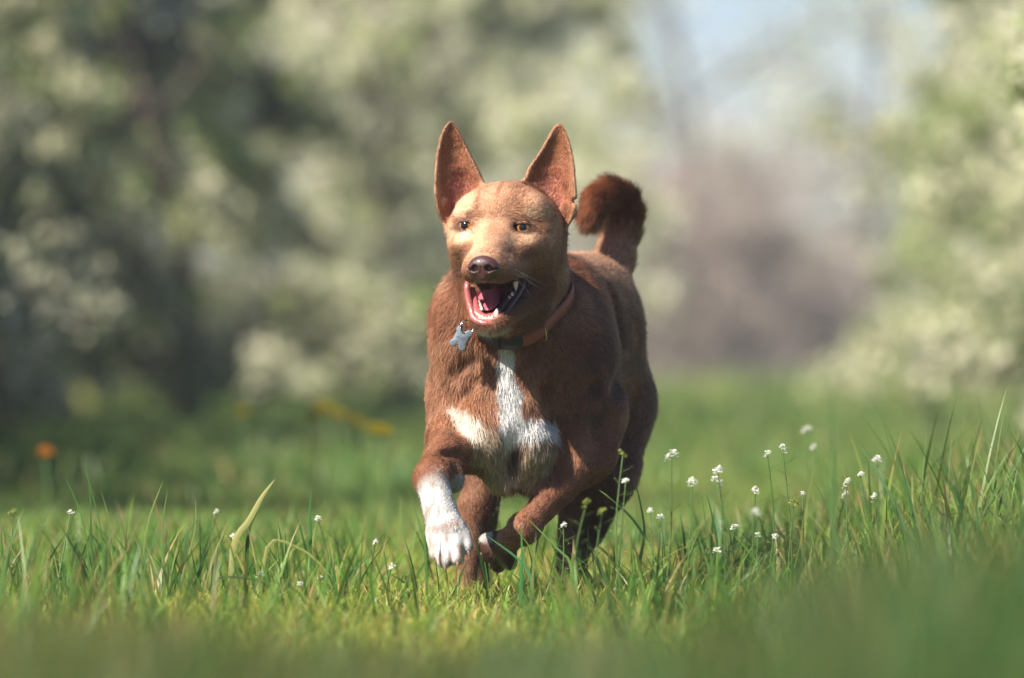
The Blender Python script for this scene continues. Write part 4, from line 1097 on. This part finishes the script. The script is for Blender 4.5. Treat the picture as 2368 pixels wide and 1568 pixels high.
# yellow dandelions far behind, blurred
def dandelion(px, py, y, colr, r, label, seed):
    top = W(px, py, y); foot = np.array([top[0], top[1], -.01]); v, q, t = tube_np(spline([foot, (top + foot) / 2 + [.004, 0, 0], top], 8), .0022, 6)
    root = mesh_np("dandelion", v, quads=q, tris=t, mat=stemm); tag(root, label, "dandelion", "yellow flowers in the far grass")
    r_ = np.random.default_rng(seed); V = []
    for i in range(90):
        a = i * 2.39996; e = .15 + 1.25 * i / 90; d = np.array([math.cos(a) * math.sin(e), math.sin(a) * math.sin(e), math.cos(e)]); s2 = nrm(np.cross(d, [.1, .2, 1])) * r * .10
        V.append(np.array([top + d * r * .1 - s2 * .5, top + d * r * .1 + s2 * .5, top + d * r + s2, top + d * r - s2]))
    V = np.concatenate(V); mesh_np("petals", V, quads=[(4 * i, 4 * i + 1, 4 * i + 2, 4 * i + 3) for i in range(90)], mat=leaf_material("yellow_petal_%d" % seed, .3), parent=root, attrs={"blade_colour": ('FLOAT_COLOR', np.tile(colr, (len(V), 1)))}, smooth=False)
yel = (.44, .36, .03)
for i, (px, py, y, r, lab) in enumerate([(750, 950, 6.0, .035, "dandelion at the top of the blurred yellow drift"), (785, 968, 6.2, .033, "dandelion second from the top of the yellow drift"), (728, 970, 5.4, .032, "leftmost dandelion of the yellow drift"),
        (825, 985, 5.6, .032, "dandelion in the middle of the yellow drift"), (860, 1000, 5.0, .030, "dandelion just left of the brightest yellow one"), (884, 1007, 4.2, .034, "brightest dandelion, nearest the dog"),
        (105, 1055, 4.6, .030, "orange flower on its own at the far left"), (560, 960, 7.5, .03, "faint dandelion alone in the shaded grass")]):
    dandelion(px, py, y, yel if i != 6 else (.62, .27, .04), r * .62, lab, 400 + i)

# ------------------------------------------------------------------ orchard trees
barkm = simple_mat("bark", (.085, .062, .050), .9, noise=(14, .45, 1.0))
whitem = simple_mat("whitewashed_bark", (.42, .40, .34), .9, noise=(14, .25, 1.0))
leafm = leaf_material("orchard_leaf", .45, .45)
def grow(rng, base, height, spread, low, nl=9):
    """trunk and limbs as tubes; returns tubes and the points where twigs end"""
    tubes, tips = [], []
    trunk = spline([base, base + [.05 * rng.normal(), .05 * rng.normal(), height * .22], base + [.12 * rng.normal(), .12 * rng.normal(), height * .5], base + [.2 * rng.normal(), .2 * rng.normal(), height * .85]], 12)
    tubes.append((trunk, np.linspace(.085, .02, 12)))
    for i in range(nl):
        s = .16 + .75 * i / nl; b = trunk[int(s * 11)]; a = i * 2.4 + rng.random() * .6; R = spread * (1.05 - .45 * s) * (.8 + .35 * rng.random())
        e = b + np.array([math.cos(a) * R, math.sin(a) * R, height * (.10 + .22 * rng.random()) - (low * .5 if s < .4 else 0)])
        m = (b + e) / 2 + np.array([0, 0, .16 + .1 * rng.random()]); limb = spline([b, m, e], 10); tubes.append((limb, np.linspace(.040 * (1 - .5 * s), .008, 10)))
        for j in range(8):
            s2 = .25 + .75 * j / 7; b2 = limb[int(s2 * 9)]; L = R * .45 * (1.1 - .4 * s2) * (.7 + .6 * rng.random())
            d = nrm(np.array([math.cos(a), math.sin(a), 0]) * .5 + rng.normal(size=3) * .75 + [0, 0, .1 - (.45 if s < .45 else 0)]); e2 = b2 + d * L
            tw = spline([b2, b2 + d * L * .5 + [0, 0, .05], e2], 6); tubes.append((tw, np.linspace(.011, .004, 6)))
            for k in range(6): tips.append(tw[min(5, k)] + rng.normal(size=3) * .07)
    for i in range(3, 12):
        for k in range(5): tips.append(trunk[i] + rng.normal(size=3) * .24)
    return tubes, np.array(tips)
def leaf_cloud(rng, tips, per, rad, leaf, cols, blossom, floor):
    n = len(tips) * per; c = np.repeat(tips, per, 0); off = rng.normal(size=(n, 3)); off = off / np.linalg.norm(off, axis=1, keepdims=True) * (rad * np.repeat(.6 + .9 * rng.random(len(tips)), per) * rng.random(n) ** .5)[:, None]
    p = c + off; p[:, 2] = np.maximum(p[:, 2], floor + .12 * rng.random(n))
    a = nrm(rng.normal(size=(n, 3)) + [0, -.2, .5]); b = nrm(np.cross(a, rng.normal(size=(n, 3)))); c3 = np.cross(a, b)
    isb = rng.random(n) < np.repeat(np.where(rng.random(len(tips)) < blossom * 1.25, .78, .04), per)
    l = leaf * (.6 + .8 * rng.random(n)) * np.where(isb, .85, 1); w = l * np.where(isb, .9, .5)
    V = np.stack([p - b * l[:, None] / 2, p + c3 * w[:, None] / 2 + a * l[:, None] * .08, p + b * l[:, None] / 2, p - c3 * w[:, None] / 2 + a * l[:, None] * .08], 1).reshape(-1, 3)
    tone = np.repeat(.6 + .8 * rng.random(len(tips)), per)
    C = cols[0] * (.6 + .8 * rng.random((n, 1))) * tone[:, None] + np.array([.03, .02, 0]) * rng.random((n, 1)); C[isb] = cols[1] * (.8 + .25 * rng.random((isb.sum(), 1)))
    return V, np.arange(4 * n).reshape(-1, 4), np.repeat(np.clip(C, 0, .9), 4, 0)
def make_tree(seed, height, spread, low, per, blossom, LEAFC, wash=False, rad=.10, leaf=.05, nl=9, floor=.16):
    rng = np.random.default_rng(seed); tubes, tips = grow(rng, np.zeros(3), height, spread, low, nl)
    v, q, t = join_np([tube_np(a, b, 7) for a, b in tubes[:1]])
    root = bpy.data.objects.new("blossom_tree", None); COL.objects.link(root)
    mesh_np("trunk", v, quads=q, tris=t, mat=whitem if wash else barkm, parent=root)
    v, q, t = join_np([tube_np(a, b, 5) for a, b in tubes[1:]]); mesh_np("branches", v, quads=q, tris=t, mat=barkm, parent=root)
    V, Q, C = leaf_cloud(rng, tips[tips[:, 2] > floor - .1], per, rad, leaf, LEAFC, blossom, floor)
    mesh_np("crown", V, quads=Q, mat=leafm, parent=root, attrs={"blade_colour": ('FLOAT_COLOR', C)}, smooth=False)
    return root
def copy_tree(o):
    c = o.copy(); COL.objects.link(c)
    for ch in list(o.children):
        d = ch.copy(); COL.objects.link(d); d.parent = c
    return c
used = set()
def place(proto, x, y, rz, s, label, group="blossoming orchard trees"):
    o = proto if proto.name not in used else copy_tree(proto); used.add(proto.name)
    o.location = (x, y, float(ground_h(x, y)) - .03); o.rotation_euler = (0, 0, rz); o.scale = (s, s, s); tag(o, label, "tree", group); return o
CA = lambda *v: np.array(v)
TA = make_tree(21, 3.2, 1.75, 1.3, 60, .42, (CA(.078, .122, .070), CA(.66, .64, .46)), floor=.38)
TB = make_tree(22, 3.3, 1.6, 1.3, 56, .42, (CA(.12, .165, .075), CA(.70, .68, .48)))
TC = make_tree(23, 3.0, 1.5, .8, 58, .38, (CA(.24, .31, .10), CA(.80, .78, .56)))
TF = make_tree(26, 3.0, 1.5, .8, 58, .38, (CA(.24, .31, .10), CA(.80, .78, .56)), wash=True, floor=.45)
TG = make_tree(27, 3.1, 1.6, 1.1, 52, .60, (CA(.34, .38, .17), CA(.80, .78, .60)))  # paler leaves stand for the haze on the farther trees
TH = make_tree(28, 3.6, 2.0, 1.0, 9, .5, (CA(.34, .38, .20), CA(.78, .77, .64)), rad=.2, leaf=.06)  # sparse pale crown stands for a veil of haze across the gap
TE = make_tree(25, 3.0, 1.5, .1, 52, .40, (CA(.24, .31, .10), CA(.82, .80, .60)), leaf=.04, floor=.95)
TD = make_tree(24, 3.4, 1.8, 1.3, 60, .0, (CA(.040, .074, .044), CA(.5, .5, .3)), rad=.17, leaf=.07, floor=.05)
def AX(d, off): return .043 * d + off, d - CAM_D
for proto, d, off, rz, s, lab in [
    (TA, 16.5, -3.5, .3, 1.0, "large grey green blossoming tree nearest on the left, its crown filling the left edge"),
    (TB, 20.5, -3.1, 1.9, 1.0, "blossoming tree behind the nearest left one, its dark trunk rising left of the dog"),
    (TD, 12.6, -4.0, .9, 1.0, "unseen tree added for shade beyond the left edge, second from the lens"),  # added out of view to cast shade on the left meadow
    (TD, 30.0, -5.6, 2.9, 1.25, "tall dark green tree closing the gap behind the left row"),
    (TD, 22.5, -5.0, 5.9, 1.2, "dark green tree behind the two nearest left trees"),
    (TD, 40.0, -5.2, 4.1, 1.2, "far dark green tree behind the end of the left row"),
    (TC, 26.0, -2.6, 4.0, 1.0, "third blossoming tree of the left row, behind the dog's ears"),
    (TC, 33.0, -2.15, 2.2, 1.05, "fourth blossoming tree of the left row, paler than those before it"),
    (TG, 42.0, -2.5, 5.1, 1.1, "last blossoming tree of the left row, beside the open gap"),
    (TD, 15.5, -5.0, 1.2, 1.0, "unseen tree added for shade behind the blossom at the far left"),  # this and the next three added to shade the ground at the left
    (TD, 18.5, -4.4, 3.9, .95, "unseen tree added for shade between the nearest two left rows"),
    (TD, 26.5, -4.3, 5.0, 1.0, "dark green tree added for shade low behind the third left tree"),
    (TD, 34.0, -4.2, .2, 1.0, "far dark green tree added for shade behind the fourth left tree"),
    (TD, 10.6, -3.7, 2.2, .95, "unseen tree added for shade beyond the left edge, nearest the lens"),  # another out of view, put in for its shadow on the grass
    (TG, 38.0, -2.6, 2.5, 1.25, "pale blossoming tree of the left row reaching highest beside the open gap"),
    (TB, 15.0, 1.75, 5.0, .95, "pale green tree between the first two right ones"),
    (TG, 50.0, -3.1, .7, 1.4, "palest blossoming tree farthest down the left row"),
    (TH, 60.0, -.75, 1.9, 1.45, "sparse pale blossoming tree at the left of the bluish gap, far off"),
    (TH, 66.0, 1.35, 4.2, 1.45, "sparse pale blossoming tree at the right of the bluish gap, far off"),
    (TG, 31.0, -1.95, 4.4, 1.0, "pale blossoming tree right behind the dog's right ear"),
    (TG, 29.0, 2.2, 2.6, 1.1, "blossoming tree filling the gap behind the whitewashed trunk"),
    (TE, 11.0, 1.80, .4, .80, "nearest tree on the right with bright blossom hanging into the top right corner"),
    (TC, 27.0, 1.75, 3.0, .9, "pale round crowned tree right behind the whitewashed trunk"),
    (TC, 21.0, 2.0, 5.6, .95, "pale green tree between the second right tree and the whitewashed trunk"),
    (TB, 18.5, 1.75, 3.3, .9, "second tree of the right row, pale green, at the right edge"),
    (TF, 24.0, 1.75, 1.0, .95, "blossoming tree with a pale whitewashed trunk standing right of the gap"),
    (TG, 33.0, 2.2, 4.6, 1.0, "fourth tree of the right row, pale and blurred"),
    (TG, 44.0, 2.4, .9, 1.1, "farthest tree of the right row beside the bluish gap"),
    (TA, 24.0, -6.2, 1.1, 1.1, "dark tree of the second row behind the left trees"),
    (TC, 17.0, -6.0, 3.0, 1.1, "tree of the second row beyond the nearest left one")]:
    x, y = AX(d, off); place(proto, x, y, rz, s, lab)
# bare brownish trees closing the aisle
twigm = simple_mat("twig_bark", (.30, .24, .205), .9, noise=(5, .3, .5))
def make_bare(seed, height, spread, nl=12, nx=5):
    rng = np.random.default_rng(seed); tubes, tips = grow(rng, np.zeros(3), height, spread, .5, nl)
    ex = []
    for t in tips:
        for _ in range(nx):
            d = nrm(rng.normal(size=3) + [0, 0, .3]); L = .25 + .35 * rng.random(); ex.append(([t, t + d * L * .5, t + d * L + rng.normal(size=3) * .05], np.array([.010, .007, .004])))
    root = bpy.data.objects.new("bare_tree", None); COL.objects.link(root)
    v, q, t = join_np([tube_np(tubes[0][0], tubes[0][1] * 1.4, 7)]); mesh_np("trunk", v, quads=q, tris=t, mat=twigm, parent=root)
    v, q, t = join_np([tube_np(a, b, 4) for a, b in tubes[1:] + ex]); mesh_np("branches", v, quads=q, tris=t, mat=twigm, parent=root)
    return root
BA = make_bare(31, 3.4, 2.0); BB = make_bare(32, 3.0, 2.2); BC = make_bare(33, 3.4, 2.2, 6, 1)
for proto, px, d, rz, s, lab in [(BA, 1560, 58, 0, .72, "brownish bare tree just right of the dog's back, far off"), (BB, 1640, 66, 2, .75, "brown bare tree second from the left at the end of the aisle"), (BA, 1730, 62, 3, .58, "low brown bare tree in the middle of the aisle's end"),
        (BB, 1830, 70, 4.4, .62, "brown bare tree under the bluish gap"), (BA, 1920, 74, 1.5, .6, "bare tree right of the bluish gap, far off"), (BB, 2010, 68, 5.5, .55, "rightmost bare tree at the end of the aisle"), (BB, 1480, 64, 3.9, .85, "tall bare tree hidden partly by the dog's tail"), (BC, 1780, 84, .8, 1.25, "tallest bare tree, faint, farthest down the aisle"), (BC, 1620, 90, 2.8, 1.5, "sparse tall bare tree rising behind the dog's tail"), (BC, 1960, 88, 4.8, 1.3, "sparse tall bare tree at the right of the aisle's end")]:
    place(proto, (px - 1184) / PXM * d / CAM_D, d - CAM_D, rz, s, lab, "bare trees at the end of the aisle")

# ------------------------------------------------------------------ the spring haze over the orchard
hz = bpy.data.materials.new("haze_air"); hz.use_nodes = True; hn = hz.node_tree; hn.nodes.clear()
ho = hn.nodes.new("ShaderNodeOutputMaterial"); pv = hn.nodes.new("ShaderNodeVolumePrincipled")
pv.inputs["Color"].default_value = (.86, .90, 1.0, 1); pv.inputs["Density"].default_value = .0019; pv.inputs["Anisotropy"].default_value = .2
hn.links.new(pv.outputs[0], ho.inputs["Volume"])
x0, x1, y0, y1, z0, z1 = -64, 64, -12, 116, -1.1, 6.8
hv = [(x, y, z) for x in (x0, x1) for y in (y0, y1) for z in (z0, z1)]
tag(mesh_np("haze", hv, quads=[(0, 1, 3, 2), (4, 6, 7, 5), (0, 4, 5, 1), (2, 3, 7, 6), (0, 2, 6, 4), (1, 5, 7, 3)], mat=hz, smooth=False), "pale spring haze softening the far trees", kind="stuff")
